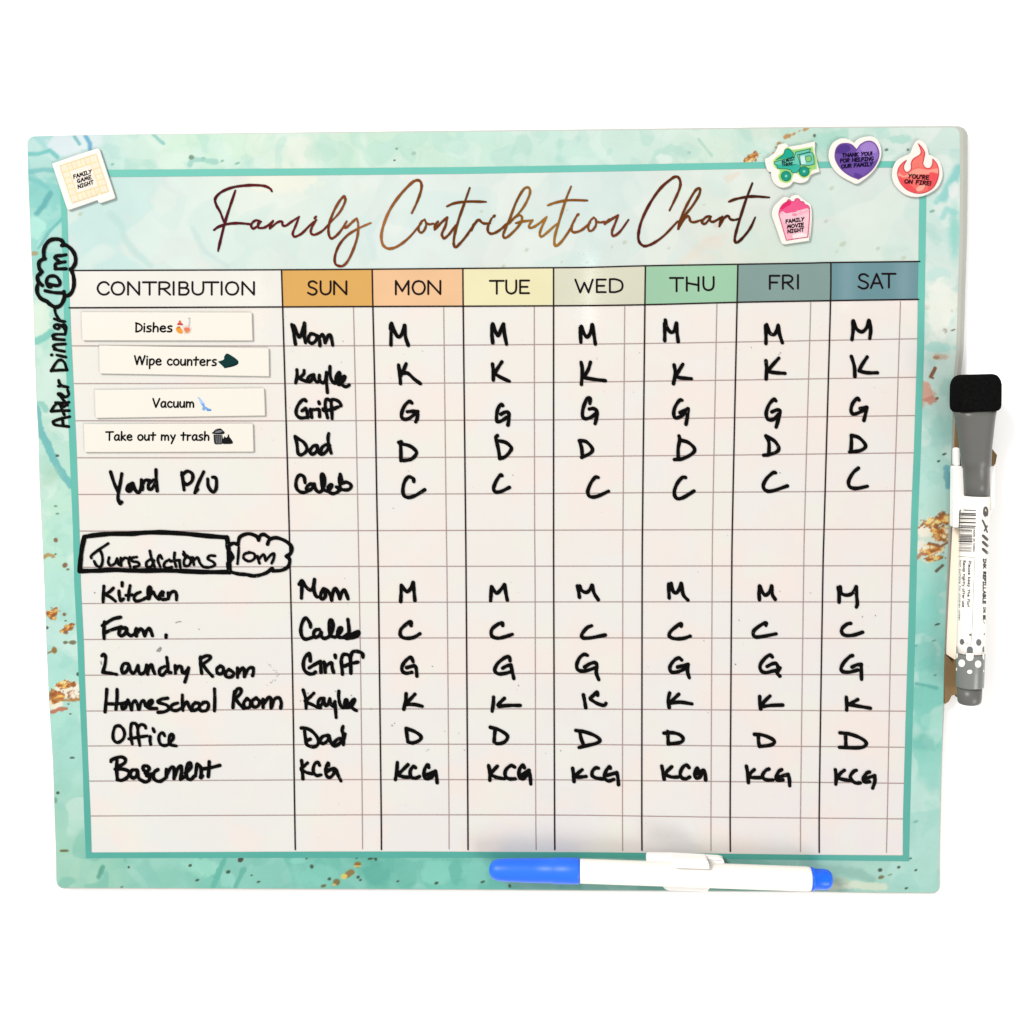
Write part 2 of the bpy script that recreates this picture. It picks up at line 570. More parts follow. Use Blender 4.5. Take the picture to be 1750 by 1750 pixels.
    B(300, 1500, 40, 20, (140, 206, 186), 0.6)
    L([(383, 1470), (374, 1490), (364, 1514)], 9, (100, 184, 168), 0.85)
    L([(416, 1486), (402, 1516)], 9, (100, 180, 164), 0.8)
    B(507, 1471, 15, 6, (142, 214, 198), 0.8)
    B(540, 1496, 36, 20, (134, 210, 192), 0.7)
    B(755, 1490, 34, 20, (138, 214, 196), 0.75)
    B(808, 1494, 24, 20, (134, 210, 194), 0.6)
    B(642, 1496, 22, 24, (94, 178, 162), 0.75)
    B(778, 1492, 10, 24, (102, 184, 168), 0.7)
    for a in ((220, 1482, 2.2, 2.2, DK), (325, 1479, 3.4, 2.6, DK), (337, 1504, 3.8, 2.2, DK), (390, 1490, 4, 3, DK), (411, 1469, 5, 4, (70, 64, 58)), (430, 1496, 2, 1.6, DK),
              (442, 1507, 3.2, 1.8, DK), (533, 1481, 3.4, 4, DK), (563, 1502, 3.2, 2.6, DK), (553, 1514, 5, 2.6, OL), (612, 1499, 3, 3, DK), (616, 1504, 3, 2.2, DK),
              (633, 1467, 5.5, 2.2, DK), (642, 1468, 2.6, 3.6, DK), (680, 1506, 3, 2, DK), (746, 1509, 3.6, 2.4, DK), (825, 1507, 4, 2, DK), (610, 1466, 2.6, 1.6, DK),
              (524, 1467, 2.2, 1.6, DK), (208, 1516, 3, 1.4, DK), (1504, 1487, 3.4, 3, DK), (1506, 1499, 5.5, 3, (120, 120, 80)), (1521, 1495, 4, 1.4, (130, 165, 145)), (1536, 1482, 3, 2.4, DK),
              (1565, 1487, 3, 1.8, DK), (1549, 1518, 3, 1.8, DK), (1556, 1467, 3, 2, (80, 130, 112)), (871, 1514, 2.4, 3.4, DK), (1565, 1404, 5, 2.4, (130, 190, 175)),
              (1554, 1056, 3, 2.4, DK), (1557, 1122, 3, 2.2, DK), (1602, 1067, 5, 1.8, DK), (1596, 1095, 4, 1.6, (110, 170, 155)), (1565, 1104, 3.4, 2, (110, 170, 155)),
              (1598, 1154, 3, 1.6, (100, 170, 155)), (1614, 776, 4, 2, DK), (1604, 788, 3, 1.8, DK), (1601, 681, 3.4, 2.2, BR), (1627, 531, 2.2, 3, DK), (1615, 565, 3.4, 4.5, (140, 130, 110)),
              (1629, 564, 5, 1.6, (140, 130, 110)), (1584, 524, 7, 5, (186, 196, 176)), (1593, 361, 5, 2.4, (140, 180, 172)), (1392, 232, 2.6, 3, DK), (1515, 256, 3.4, 2.4, (110, 130, 120)), (1552, 256, 2.6, 2.6, (110, 130, 120)),
              (1177, 261, 3, 2.4, (120, 140, 125)), (678, 254, 2.6, 2, (130, 170, 150)), (674, 274, 2, 1.6, DK), (707, 262, 4, 3, (170, 205, 185)), (380, 275, 3.4, 2, (150, 195, 175)), (406, 279, 5, 1.6, (140, 190, 170)),
              (347, 272, 4, 3.4, (105, 150, 130)), (192, 281, 3, 2, (130, 190, 175))):
        B(a[0], a[1], a[2], a[3], a[4], 0.92, rag=0.12, fine=0.22, ang=-0.3)
    B(664 - 52, 1477, 7, 6, (150, 108, 46), 0.95)
    L([(606, 1480), (616, 1480)], 3, (226, 196, 120), 0.9)
    L([(601, 1490), (593, 1496)], 9, (150, 116, 64), 0.9)
    B(588, 1498, 5, 4.5, (226, 208, 112), 0.95, rag=0.2)
    B(575, 1507, 5.5, 5, (132, 112, 66), 0.92)
    B(571, 1512, 3, 2, (214, 190, 110), 0.9)
    # bottom right
    L([(1400, 1486), (1440, 1488), (1470, 1494), (1488, 1504)], 18, (148, 194, 180), 0.85, soft=0.5)  # grey-teal shadow painted into the border colour
    L([(1420, 1516), (1460, 1512), (1510, 1516)], 14, (218, 230, 208), 0.9, rag=0.4)
    B(1436, 1506, 16, 8, (184, 206, 184), 0.7)
    # right strip
    L([(1637, 288), (1624, 315), (1612, 338)], 15, (140, 210, 206), 0.85, rag=0.35, soft=0.7, fine=0.25)
    B(1631, 400, 9, 42, (152, 216, 206), 0.85, rag=0.35, soft=0.7, fine=0.25)
    L([(1610, 372), (1618, 358), (1632, 364)], 10, (158, 220, 214), 0.75, rag=0.35, soft=0.7, fine=0.25)
    L([(1600, 346), (1614, 330)], 8, (158, 218, 212), 0.8, rag=0.35, soft=0.7, fine=0.25)
    B(1628, 325, 8, 12, (240, 242, 240), 0.8)
    B(1540, 238, 18, 8, (172, 222, 208), 0.7)
    L([(1378, 262), (1400, 242), (1440, 232)], 22, (172, 222, 206), 0.65)
    B(1600, 470, 26, 12, (196, 232, 226), 0.7)
    B(1608, 525, 26, 44, (244, 246, 236), 0.85)
    B(1604, 594, 30, 8, (170, 222, 214), 0.7)
    B(1608, 609, 12, 4.5, (208, 176, 154), 0.75, rag=0.9, fine=0.9, soft=0.5)
    B(1600, 611, 5, 3, (164, 122, 88), 0.7)
    L([(1590, 644), (1594, 637), (1598, 630)], 6, (136, 84, 54), 0.95)
    B(1594, 646, 2.4, 2, (136, 84, 54), 0.9)
    B(1580, 672, 13, 22, (222, 166, 144), 0.9, rag=0.7, fine=0.6)
    B(1588, 684, 10, 6, (206, 142, 120), 0.8, rag=0.8, fine=0.7)
    B(1620, 662, 14, 20, (176, 218, 206), 0.8)
    B(1610, 740, 22, 30, (162, 216, 206), 0.6)
    L([(1617, 800), (1619, 815), (1622, 830)], 12, (112, 178, 190), 0.85)
    # gold clump on the right
    B(1590, 925, 22, 34, (240, 238, 220), 0.6, rag=0.6)
    B(1578, 908, 14, 10, (250, 244, 226), 0.95, rag=0.4)
    B(1574, 934, 10, 13, (243, 244, 230), 0.95, rag=0.4)
    p.foil(1600, 890, 30, 10, -0.22, 515, 0.97, -0.1)
    p.foil(1608, 912, 17, 15, 0.3, 533, 0.95, 0.5)
    p.foil(1594, 938, 20, 12, -0.15, 551, 0.92, 0.7)
    L([(1588, 928), (1598, 931), (1608, 934), (1620, 927)], 4, (142, 98, 74), 0.85, rag=0.8)
    p.foil(1596, 954, 17, 5, -0.1, 577, 0.95, -0.6)
    L([(1568, 953), (1574, 946), (1580, 947)], 5, (190, 128, 92), 0.85, rag=0.8)
    L([(1600, 976), (1611, 966)], 4, (108, 92, 74), 0.9, rag=0.8)
    B(1590, 1035, 26, 18, (144, 222, 210), 0.6)
    B(1580, 1120, 24, 26, (120, 200, 188), 0.6)
    L([(1565, 1168), (1585, 1172), (1600, 1176)], 6, (96, 176, 166), 0.7)
    B(1592, 1230, 20, 14, (168, 224, 210), 0.6)
    B(1580, 1270, 22, 12, (118, 196, 182), 0.6)
    # top strip
    L([(262, 230), (279, 245)], 6, (150, 208, 198), 0.9, rag=0.2)
    L([(325, 282), (328, 272), (345, 273), (368, 277)], 9, (168, 216, 204), 0.9)
    B(327, 269, 4.5, 4, (120, 150, 128), 0.9, rag=0.2)
    B(508, 254, 24, 26, (236, 243, 230), 0.8)
    B(560, 262, 30, 24, (200, 232, 214), 0.6)
    L([(1116, 280), (1126, 262), (1146, 254), (1172, 262)], 14, (190, 226, 214), 0.85)
    B(1137, 273, 15, 9, (228, 242, 234), 0.85)
    L([(1194, 238), (1216, 266)], 5, (184, 220, 204), 0.85)
    p.foil(1284, 270, 13, 8, -0.5, 601, 0.9, 0.3)
    for (a, b, r) in ((1326, 252, 3), (1331, 245, 4), (1345, 233, 6), (1349, 231, 4), (1357, 228, 4), (1366, 224, 3), (1376, 221, 4.5), (1381, 219, 3), (1322, 262, 3)):
        B(a, b, r, r * 0.7, (196, 146, 92), 0.9, ang=-0.6, fine=0.6)
    # fine paper grain of the print
    p.c += (fbm(x, y, 5, 201, 2) * 4 + fbm(x, y, 40, 207, 2) * 8)[..., None]
    return p.c


def paint_head(x, y):
    p = Paint(x, y)
    p.ground(HEAD, 60)
    p.wash(15, 120, 0.03, (240, 244, 236), 0.4, 0.04, 0.03)
    p.wash(29, 100, 0.06, (206, 233, 227), 0.3, 0.04, 0.05)
    p.wash(45, 80, 0.10, (228, 230, 226), 0.3, 0.05, 0.03)
    B, L = p.blot, p.line
    L([(188, 365), (208, 385), (214, 410), (236, 436), (256, 452)], 12, (194, 226, 220), 0.7, soft=0.6)
    B(280, 345, 20, 22, (226, 240, 232), 0.8)
    L([(330, 390), (350, 430), (390, 456)], 8, (206, 228, 224), 0.7, soft=0.6)
    B(480, 312, 56, 18, (243, 244, 228), 0.8, rag=0.8)
    L([(640, 440), (630, 400), (650, 370)], 10, (212, 230, 228), 0.6, soft=0.6)
    L([(1166, 452), (1184, 434), (1212, 412), (1226, 418)], 16, (236, 222, 206), 0.42, soft=0.8)
    L([(1204, 412), (1240, 402)], 8, (234, 222, 208), 0.4, soft=0.8)
    B(1200, 440, 30, 10, (238, 228, 212), 0.45, soft=0.7)
    L([(1240, 304), (1250, 300), (1262, 296), (1244, 310)], 6, (234, 220, 204), 0.6, soft=0.8)
    B(1224, 386, 6, 4, (226, 212, 198), 0.6)
    for a in ((900, 427, 3.4), (1068, 414, 4.6), (1046, 422, 2.6), (1143, 424, 2.6), (823, 361, 2.6), (969, 359, 2.6), (1204, 350, 2.6), (960, 448, 2.4),
              (1003, 449, 2.6), (860, 455, 4), (137, 366, 4.5), (1421, 322, 5), (1412, 378, 4), (1440, 417, 6), (1544, 441, 5), (1430, 430, 3), (1500, 425, 4)):
        B(a[0], a[1], a[2], a[2] * 0.7, (196, 206, 186), 0.75, rag=0.2, ang=-0.5)
    p.c += (fbm(x, y, 40, 221) * 7)[..., None]
    return p.c


def paint_writing(x, y):
    c = np.empty(x.shape + (3,))
    t = np.clip((y - 500) / 950, 0, 1)[..., None]
    u = np.clip((x - 150) / 1400, 0, 1)[..., None]
    c[:] = np.array((243, 240, 231)) * (1 - t) + np.array((239, 238, 234)) * t
    c += u * np.array((3, -3, 0))
    a = sst(0.0, 0.10, fbm(x, y, 130, 301))[..., None]
    b = sst(0.0, 0.10, fbm(x, y, 110, 331))[..., None]
    d = sst(0.05, 0.12, fbm(x, y, 90, 351))[..., None]
    c = c * (1 - 0.7 * a) + np.array((248, 236, 229)) * 0.7 * a
    c = c * (1 - 0.5 * b) + np.array((240, 240, 237)) * 0.5 * b
    c = c * (1 - 0.4 * d) + np.array((241, 242, 230)) * 0.4 * d
    return c


def patch(name, u0, u1, v0, v1, step, fn, material):
    nu = max(2, int((u1 - u0) * 1556 / step))
    nv = max(2, int((v1 - v0) * 1290 / step))
    u, v = np.meshgrid(np.linspace(u0, u1, nu), np.linspace(v0, v1, nv), indexing='xy')
    u, v = round_uv(u, v)
    p = coons(u, v)
    w = Pn(p[..., 0], p[..., 1]).reshape(-1, 3)
    c = np.clip(fn(p[..., 0], p[..., 1]), 0, 255)
    c = np.concatenate([lin(c) / K, np.ones(c.shape[:2] + (1,))], -1)
    i = np.arange(nu * nv).reshape(nv, nu)
    f = np.stack([i[1:, :-1], i[1:, 1:], i[:-1, 1:], i[:-1, :-1]], -1).reshape(-1, 4)
    me_v, me_f = w, f
    return me_v, me_f, c.reshape(-1, 4)


def link_np(name, chunks, material, parent):
    off, V, F, Cc = 0, [], [], []
    for v, f, c in chunks:
        V.append(v)
        F.append(f + off)
        Cc.append(c)
        off += len(v)
    V, F, Cc = np.concatenate(V), np.concatenate(F), np.concatenate(Cc)
    me = bpy.data.meshes.new(name)
    me.vertices.add(len(V))
    me.vertices.foreach_set('co', V.astype(np.float32).ravel())
    me.loops.add(F.size)
    me.loops.foreach_set('vertex_index', F.astype(np.int32).ravel())
    me.polygons.add(len(F))
    me.polygons.foreach_set('loop_start', np.arange(0, F.size, 4, dtype=np.int32))
    me.materials.append(material)
    at = me.attributes.new('print', 'FLOAT_COLOR', 'POINT')
    at.data.foreach_set('color', Cc.astype(np.float32).ravel())
    me.update(calc_edges=True)
    me.validate()
    o = bpy.data.objects.new(name, me)
    COL.objects.link(o)
    o.parent = parent
    return o


m_print = vcol_mat('printed_film', 0.065, 0.3)
UL, UR, VT, VH, VB = 0.0365, 0.9625, 0.0490, 0.2000, 0.9560
link_np('printed_border', [patch('', 0, 1, 0, VT, 1.3, paint_border, None), patch('', 0, 1, VB, 1, 1.3, paint_border, None),
                           patch('', 0, UL, VT, VB, 1.3, paint_border, None), patch('', UR, 1, VT, VB, 1.3, paint_border, None)], m_print, board)
link_np('title_panel', [patch('', UL, UR, VT, VH, 2.2, paint_head, None)], m_print, board)
link_np('writing_area', [patch('', UL, UR, VH, VB, 6, paint_writing, None)], m_print, board)

# the board's body: rounded rim, wider on the upper right where the side shows
n_edge = 160
ut = np.linspace(0, 1, 200)
ring_u = np.concatenate([ut, np.ones(200), ut[::-1], np.zeros(200)])
ring_v = np.concatenate([np.zeros(200), ut, np.ones(200), ut[::-1]])
ring_u, ring_v = round_uv(ring_u, ring_v)
front = coons(ring_u, ring_v)
OUT = np.interp(front[:, 1], [217, 230, 400, 600, 700, 900, 1100, 1300, 1526], [11.5, 13.5, 13, 12.5, 12, 8, 3, 1.2, 1.2])
wr = sst(0.985, 1.0, ring_u)
wt = (1 - sst(0.0, 0.01, ring_v)) * np.interp(front[:, 0], [47, 200, 800, 1640], [0.6, 1.0, 2.2, 2.6])
wb = sst(0.99, 1.0, ring_v) * 1.6
wl = (1 - sst(0.0, 0.012, ring_u)) * 1.0
ox = wr * OUT - wl
oy = -wt + wb
V = []
for k, z in ((0.0, -0.00004), (0.45, -0.0003), (0.85, -0.0012), (1.0, -0.0026), (1.0, -0.0062)):
    q = Pn(front[:, 0] + ox * k, front[:, 1] + oy * k, z)
    V += [Vector(a) for a in q]
N = len(front)
F = []
for r in range(4):
    for i in range(N):
        j = (i + 1) % N
        F.append((r * N + i, (r + 1) * N + i, (r + 1) * N + j, r * N + j))
F.append(tuple(range(N)))
F.append(tuple(4 * N + i for i in range(N))[::-1])
m_rim = mat('rim_plastic', base((206, 208, 198)), 0.5, 0.25, 0.06, 60)
link('panel', V, F, m_rim, board, smooth=False)

# ------------------------------------------------------------------ printed lines and headings
m_line = mat('black_print', base((40, 26, 28)), 0.4, 0.05)
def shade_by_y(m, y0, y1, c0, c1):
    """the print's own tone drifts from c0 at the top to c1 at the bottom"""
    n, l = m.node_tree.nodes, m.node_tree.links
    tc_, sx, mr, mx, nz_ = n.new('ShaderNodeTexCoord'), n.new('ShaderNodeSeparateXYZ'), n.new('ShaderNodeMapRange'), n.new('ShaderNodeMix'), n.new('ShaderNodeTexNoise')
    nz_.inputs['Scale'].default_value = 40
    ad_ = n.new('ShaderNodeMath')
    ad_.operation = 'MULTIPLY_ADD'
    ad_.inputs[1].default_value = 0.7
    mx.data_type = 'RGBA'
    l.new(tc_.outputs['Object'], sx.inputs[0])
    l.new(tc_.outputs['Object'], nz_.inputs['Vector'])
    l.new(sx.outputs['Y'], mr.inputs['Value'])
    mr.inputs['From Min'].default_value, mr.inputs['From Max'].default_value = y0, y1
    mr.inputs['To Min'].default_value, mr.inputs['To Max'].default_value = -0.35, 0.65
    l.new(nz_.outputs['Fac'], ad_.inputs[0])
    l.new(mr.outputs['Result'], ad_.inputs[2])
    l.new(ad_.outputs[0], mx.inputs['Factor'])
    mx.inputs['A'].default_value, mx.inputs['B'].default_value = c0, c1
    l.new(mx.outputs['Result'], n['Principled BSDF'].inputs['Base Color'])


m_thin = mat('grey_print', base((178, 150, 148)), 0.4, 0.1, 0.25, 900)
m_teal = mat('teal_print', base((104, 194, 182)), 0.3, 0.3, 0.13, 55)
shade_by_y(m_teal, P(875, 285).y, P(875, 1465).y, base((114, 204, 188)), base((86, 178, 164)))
m_ink = mat('dry_marker_ink', (0.0016, 0.0014, 0.0014, 1), 0.5, 0.03)


def speckle(m):
    n, l = m.node_tree.nodes, m.node_tree.links
    b = n['Principled BSDF']
    tc = n.new('ShaderNodeTexCoord')
    t = n.new('ShaderNodeTexNoise')
    t.inputs['Scale'].default_value = 620
    t.inputs['Detail'].default_value = 3
    r = n.new('ShaderNodeValToRGB')
    r.color_ramp.elements[0].position = 0.70
    r.color_ramp.elements[0].color = (0.0016, 0.0014, 0.0014, 1)
    r.color_ramp.elements[1].position = 0.78
    r.color_ramp.elements[1].color = (0.09, 0.08, 0.07, 1)
    l.new(tc.outputs['Object'], t.inputs['Vector'])
    l.new(t.outputs['Fac'], r.inputs['Fac'])
    l.new(r.outputs['Color'], b.inputs['Base Color'])


speckle(m_ink)

# teal frame line
fo = [(101, 291.5), (1585, 275), (1553.5, 1472), (147, 1466.5)]
fi = [(112.5, 303.5), (1573, 286), (1543, 1462), (156.5, 1457)]
tops = [(190, 290.2), (500, 288), (790, 285.6), (1100, 280.8), (1300, 277), (1480, 275.8)]
lefts = [(105, 370), (110, 560), (118, 750), (124.5, 900), (127, 1000), (132.3, 1100), (134.2, 1150), (141, 1300), (144, 1400)]
leftsi = [(114.8, 370), (121, 560), (130, 750), (135.5, 900), (138.2, 1000), (143.2, 1100), (144.7, 1150), (150.5, 1300), (155, 1400)]
rights = [(1583, 340), (1579, 600), (1574, 760), (1569, 880), (1566, 1000), (1563.5, 1100), (1559, 1250), (1555, 1400)]
bots = [(1400, 1470), (1250, 1468), (1000, 1465.5), (700, 1465.6), (560, 1465.8), (300, 1466.2)]
botsi = [(1400, 1461), (1250, 1459), (1000, 1456.4), (700, 1455.4), (560, 1455.4), (300, 1456.4)]
outer = [fo[0]] + tops + [fo[1]] + rights + [fo[2]] + bots + [fo[3]] + lefts[::-1]
inner = [fi[0]] + [(x, y + 12.2 - (x - 190) / 1300 * 1.6) for x, y in tops] + [fi[1]] + [(x - 11.8, y) for x, y in rights] + [fi[2]] + botsi + [fi[3]] + leftsi[::-1]
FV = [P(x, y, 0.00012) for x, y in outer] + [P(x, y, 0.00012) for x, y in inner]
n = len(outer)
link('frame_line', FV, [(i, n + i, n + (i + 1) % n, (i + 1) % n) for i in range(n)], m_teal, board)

HT = [(118, 462.3), (480, 461), (640, 460), (900, 457.8), (1000, 457), (1103, 454.2), (1261, 451.6), (1380, 449.6), (1420, 448.6), (1572, 446.8)]
HB = [(118, 526), (480, 524.5), (640, 523.8), (947, 522.6), (1100, 520.8), (1260, 516.6), (1420, 513.8), (1570, 511.6)]
hx = lambda c, x: float(np.interp(x, [a for a, _ in c], [b for _, b in c]))
COLS = [[(481, 461), (483, 526), (487.7, 680), (493, 860), (495.9, 980), (500, 1160), (503.4, 1380), (504.6, 1452)],
        [(636, 461), (637.3, 530), (640.8, 680), (644, 860), (646.4, 980), (648.6, 1160), (651.3, 1380), (651.8, 1452)],
        [(791, 460), (791.6, 530), (795.5, 880), (796.6, 1000), (799.2, 1350), (799.8, 1452)],
        [(946, 458), (946, 530), (946, 880), (946.2, 1000), (947.6, 1350), (948, 1452)],
        [(1103, 455), (1102, 530), (1098.2, 880), (1097.4, 1000), (1096.8, 1350), (1097, 1453)],
        [(1261, 452), (1259.4, 530), (1252, 880), (1250.4, 1000), (1248, 1350), (1248, 1455)],
        [(1420, 449), (1419, 530), (1409, 880), (1406, 1000), (1400.5, 1350), (1400, 1457)]]
SUBS = [[(604, 526), (607.8, 690), (611.2, 860), (613.4, 980), (616.4, 1160), (619, 1380), (619.5, 1451)],
        [(758.2, 526), (762.4, 880), (764, 1000), (767, 1350), (767.4, 1451)],
        [(913, 525), (913.6, 880), (914.4, 1000), (915.4, 1350), (916, 1452)],
        [(1067.6, 524), (1064.8, 880), (1064.3, 1000), (1063.8, 1350), (1064, 1454)],
        [(1225.2, 520), (1218.2, 880), (1217, 1000), (1215.2, 1350), (1215, 1454)],
        [(1385.6, 517), (1375.4, 880), (1373.2, 1000), (1368.6, 1350), (1368, 1456)],
        [(1539, 515), (1527.6, 880), (1524, 1000), (1517.4, 1350), (1515, 1457)]]
RX = [120, 490, 650, 946, 1100, 1256, 1414, 1560]
ROWS = [[591, 591.1, 590.5, 588.6, 587, 584.5, 581.6, 578.8], [655.5, 655.4, 655.2, 653.5, 651.5, 649.5, 647, 644.6], [719, 719.2, 718.6, 717.5, 716, 713.8, 712, 710.2],
        [782.3, 782.3, 782, 780.4, 779, 777.6, 775.6, 773.8], [845, 844.8, 844.4, 843.4, 842, 841, 840, 838.8], [907.6, 907, 906.8, 906, 905.6, 905.2, 904.8, 904.2],
        [969.5, 968.4, 968, 967.6, 967.4, 967.2, 967, 966.8], [1031.5, 1029.9, 1029.4, 1028.7, 1028.6, 1028.6, 1028.7, 1028.8], [1093, 1090.8, 1090.4, 1090, 1090.3, 1090.6, 1091, 1091.3],
        [1154, 1151.8, 1151.4, 1151.1, 1152, 1152.6, 1153, 1153.4], [1215.2, 1212.4, 1211.6, 1211.6, 1212.4, 1213.5, 1214.6, 1215.5], [1275, 1272.7, 1272, 1272.1, 1273.4, 1275, 1276, 1277.2],
        [1335, 1333, 1332.4, 1332.8, 1334.3, 1336, 1337.4, 1338.8], [1394.6, 1393.2, 1392.6, 1393, 1394.8, 1397, 1398.4, 1399.6]]
xl_at = lambda y: float(np.interp(y, [a[1] for a in leftsi], [a[0] for a in leftsi])) + 1
xr_at = lambda y: float(np.interp(y, [a[1] for a in rights], [a[0] for a in rights])) - 12.5

names = ['contribution', 'sun', 'mon', 'tue', 'wed', 'thu', 'fri', 'sat']
ccol = [(243, 241, 234), (228, 175, 95), (244, 198, 152), (243, 236, 192), (224, 222, 200), (163, 208, 174), (134, 161, 156), (108, 150, 158)]
xs = [None] + [c[0][0] for c in COLS] + [None]
xb = [None] + [float(np.interp(525, [p[1] for p in c], [p[0] for p in c])) for c in COLS] + [None]
xs[0], xb[0] = 117.5, 119.5
xs[-1], xb[-1] = 1572.0, 1569.5
HL = {'contribution': 'white heading cell reading CONTRIBUTION', 'sun': 'ochre heading cell reading SUN', 'mon': 'peach heading cell reading MON', 'tue': 'pale yellow heading cell reading TUE',
      'wed': 'beige grey heading cell reading WED', 'thu': 'light green heading cell reading THU', 'fri': 'grey green heading cell reading FRI', 'sat': 'slate blue heading cell reading SAT'}
cells = {}
for i, nm in enumerate(names):
    a0, a1, b0, b1 = xs[i], xs[i + 1], xb[i], xb[i + 1]
    k = Ink(0.00008)
    m = 6
    up = [(a0 + (a1 - a0) * t / m, hx(HT, a0 + (a1 - a0) * t / m)) for t in range(m + 1)]
    dn = [(b0 + (b1 - b0) * t / m, hx(HB, b0 + (b1 - b0) * t / m)) for t in range(m, -1, -1)]
    k.fill(up + dn)
    cells[nm] = k.build('heading_cell', mat('heading_' + nm, base(ccol[i]), 0.065, 0.3, 0.09, 42), board)
    cells[nm]['label'] = HL[nm]

k = Ink(0.00022, 0.00001)
for c in COLS:
    k.stroke(c, 2.5, n=4)
k.stroke(HT, 2.3, n=3)
k.stroke(HB, 2.5, n=3)
k.build('column_lines', m_line, board)
k = Ink(0.00016, 0.000008)
for c in SUBS:
    k.stroke(c, 1.35, n=4)
for r in ROWS:
    pts = [(x, y) for x, y in zip(RX, r)]
    pts[0] = (xl_at(r[0]), r[0])
    pts[-1] = (xr_at(r[-1]), r[-1])
    k.stroke(pts, 1.3, n=3)
k.build('ruled_lines', m_thin, board)

# printed headings: thin geometric capitals, boxes (x0, x1) per letter
CAP = {
    'C': '96,22 80,6 52,0 22,12 4,38 4,64 24,90 54,100 82,94 98,80', 'O': '50,0 18,12 2,50 18,88 50,100 82,88 98,50 82,12 50,0',
    'N': '4,100 4,0! 96,100! 96,0', 'T': '0,2 100,2; 50,2 50,100', 'R': '6,100 6,2; 6,2 60,2 88,14 90,34 70,50 30,54 6,54; 40,54 98,100', 'I': '50,0 50,100',
    'B': '8,100 8,2! 60,2 82,12 84,32 64,46 8,46; 60,46 92,58 96,78 78,96 56,100 8,100', 'U': '4,0 4,60 16,88 50,100 84,88 96,60 96,0', 'S': '90,14 60,0 26,4 12,22 26,42 66,54 90,72 78,94 44,100 6,86',
    'M': '4,100 4,0! 50,76! 96,0! 96,100', 'E': '96,2 6,2! 6,98! 96,98; 6,50 80,50', 'W': '0,0 28,100! 52,24! 76,100! 100,0', 'D': '6,2 6,98! 46,98 86,82 98,50 86,18 46,2 6,2', 'H': '4,0 4,100; 96,0 96,100; 4,42 50,50 96,58',
    'F': '96,2 6,2! 6,100; 6,52 74,52', 'A': '0,100 50,0! 100,100; 18,66 82,66'}
HEADS = {'contribution': ('CONTRIBUTION', 130, 440, 3.241, [(118, 183), (195, 268), (285, 352), (370, 444), (457, 522), (528, 552), (567, 625), (642, 707), (714, 788), (794, 818), (828, 900), (918, 988)], (136, 206), (136, 206)),
         'sun': ('SUN', 130, 440, 3.241, [(1281, 1338), (1352, 1412), (1426, 1500)], (132, 206), (132, 204)),
         'mon': ('MON', 630, 440, 3.646, [(166, 252), (272, 352), (368, 450)], (146, 230), (146, 228)),
         'tue': ('TUE', 630, 440, 3.646, [(755, 842), (855, 922), (940, 1002)], (144, 226), (142, 224)),
         'wed': ('WED', 630, 440, 3.646, [(1288, 1396), (1418, 1480), (1498, 1584)], (138, 218), (134, 217)),
         'thu': ('THU', 1090, 440, 3.5, [(192, 272), (290, 366), (390, 456)], (121, 202), (117, 196)),
         'fri': ('FRI', 1090, 440, 3.5, [(786, 850), (864, 930), (946, 970)], (108, 188), (105, 186)),
         'sat': ('SAT', 1090, 440, 3.5, [(1316, 1384), (1394, 1464), (1462, 1542)], (100, 186), (96, 180))}
m_head = mat('heading_print', base((30, 18, 22)), 0.4, 0.04)
for nm, (txt, ox0, oy0, sc, boxes, l0, l1) in HEADS.items():
    k = Ink(0.00018, 0.000012)
    for i, (ch, (a, b)) in enumerate(zip(txt, boxes)):
        t = i / (len(boxes) - 1)
        y0, y1 = l0[0] * (1 - t) + l1[0] * t, l0[1] * (1 - t) + l1[1] * t
        for s in parse(CAP[ch]):
            k.stroke([(ox0 + (a + (b - a) * x / 100) / sc, oy0 + (y0 + (y1 - y0) * y / 100) / sc) for x, y in s], 3.45)
    k.build('heading_text', m_head, cells[nm])

# the title in brush script, printed in copper tones
m_title = bpy.data.materials.new('copper_print')
m_title.use_nodes = True
nt, lk = m_title.node_tree.nodes, m_title.node_tree.links
tc, sp, ad, rp, nz = nt.new('ShaderNodeTexCoord'), nt.new('ShaderNodeSeparateXYZ'), nt.new('ShaderNodeMapRange'), nt.new('ShaderNodeValToRGB'), nt.new('ShaderNodeTexNoise')
mul = nt.new('ShaderNodeMath')
mul.operation = 'MULTIPLY_ADD'
mul.inputs[1].default_value = 0.09
nz.inputs['Scale'].default_value = 70
lk.new(tc.outputs['Object'], sp.inputs[0])
lk.new(tc.outputs['Object'], nz.inputs['Vector'])
lk.new(sp.outputs['X'], ad.inputs['Value'])
ad.inputs['From Min'].default_value = P(360, 380).x
ad.inputs['From Max'].default_value = P(1315, 380).x
lk.new(nz.outputs['Fac'], mul.inputs[0])
lk.new(ad.outputs['Result'], mul.inputs[2])
lk.new(mul.outputs[0], rp.inputs['Fac'])
stops = [(0.0, (70, 10, 22)), (0.09, (86, 14, 26)), (0.2, (104, 28, 20)), (0.27, (112, 44, 12)), (0.34, (176, 110, 54)), (0.42, (128, 68, 22)), (0.5, (108, 54, 10)),
         (0.58, (114, 60, 12)), (0.64, (170, 116, 40)), (0.7, (138, 80, 28)), (0.76, (126, 62, 32)), (0.82, (88, 24, 20)), (0.9, (112, 58, 18)), (1.0, (70, 26, 12))]
el = rp.color_ramp.elements
el[0].position, el[0].color = stops[0][0], base(stops[0][1])
el[1].position, el[1].color = stops[-1][0], base(stops[-1][1])
for pos, c in stops[1:-1]:
    e = el.new(pos)
    e.color = base(c)
lk.new(rp.outputs['Color'], nt['Principled BSDF'].inputs['Base Color'])
nt['Principled BSDF'].inputs['Roughness'].default_value = 0.4
nt['Principled BSDF'].inputs['Specular IOR Level'].default_value = 0.05

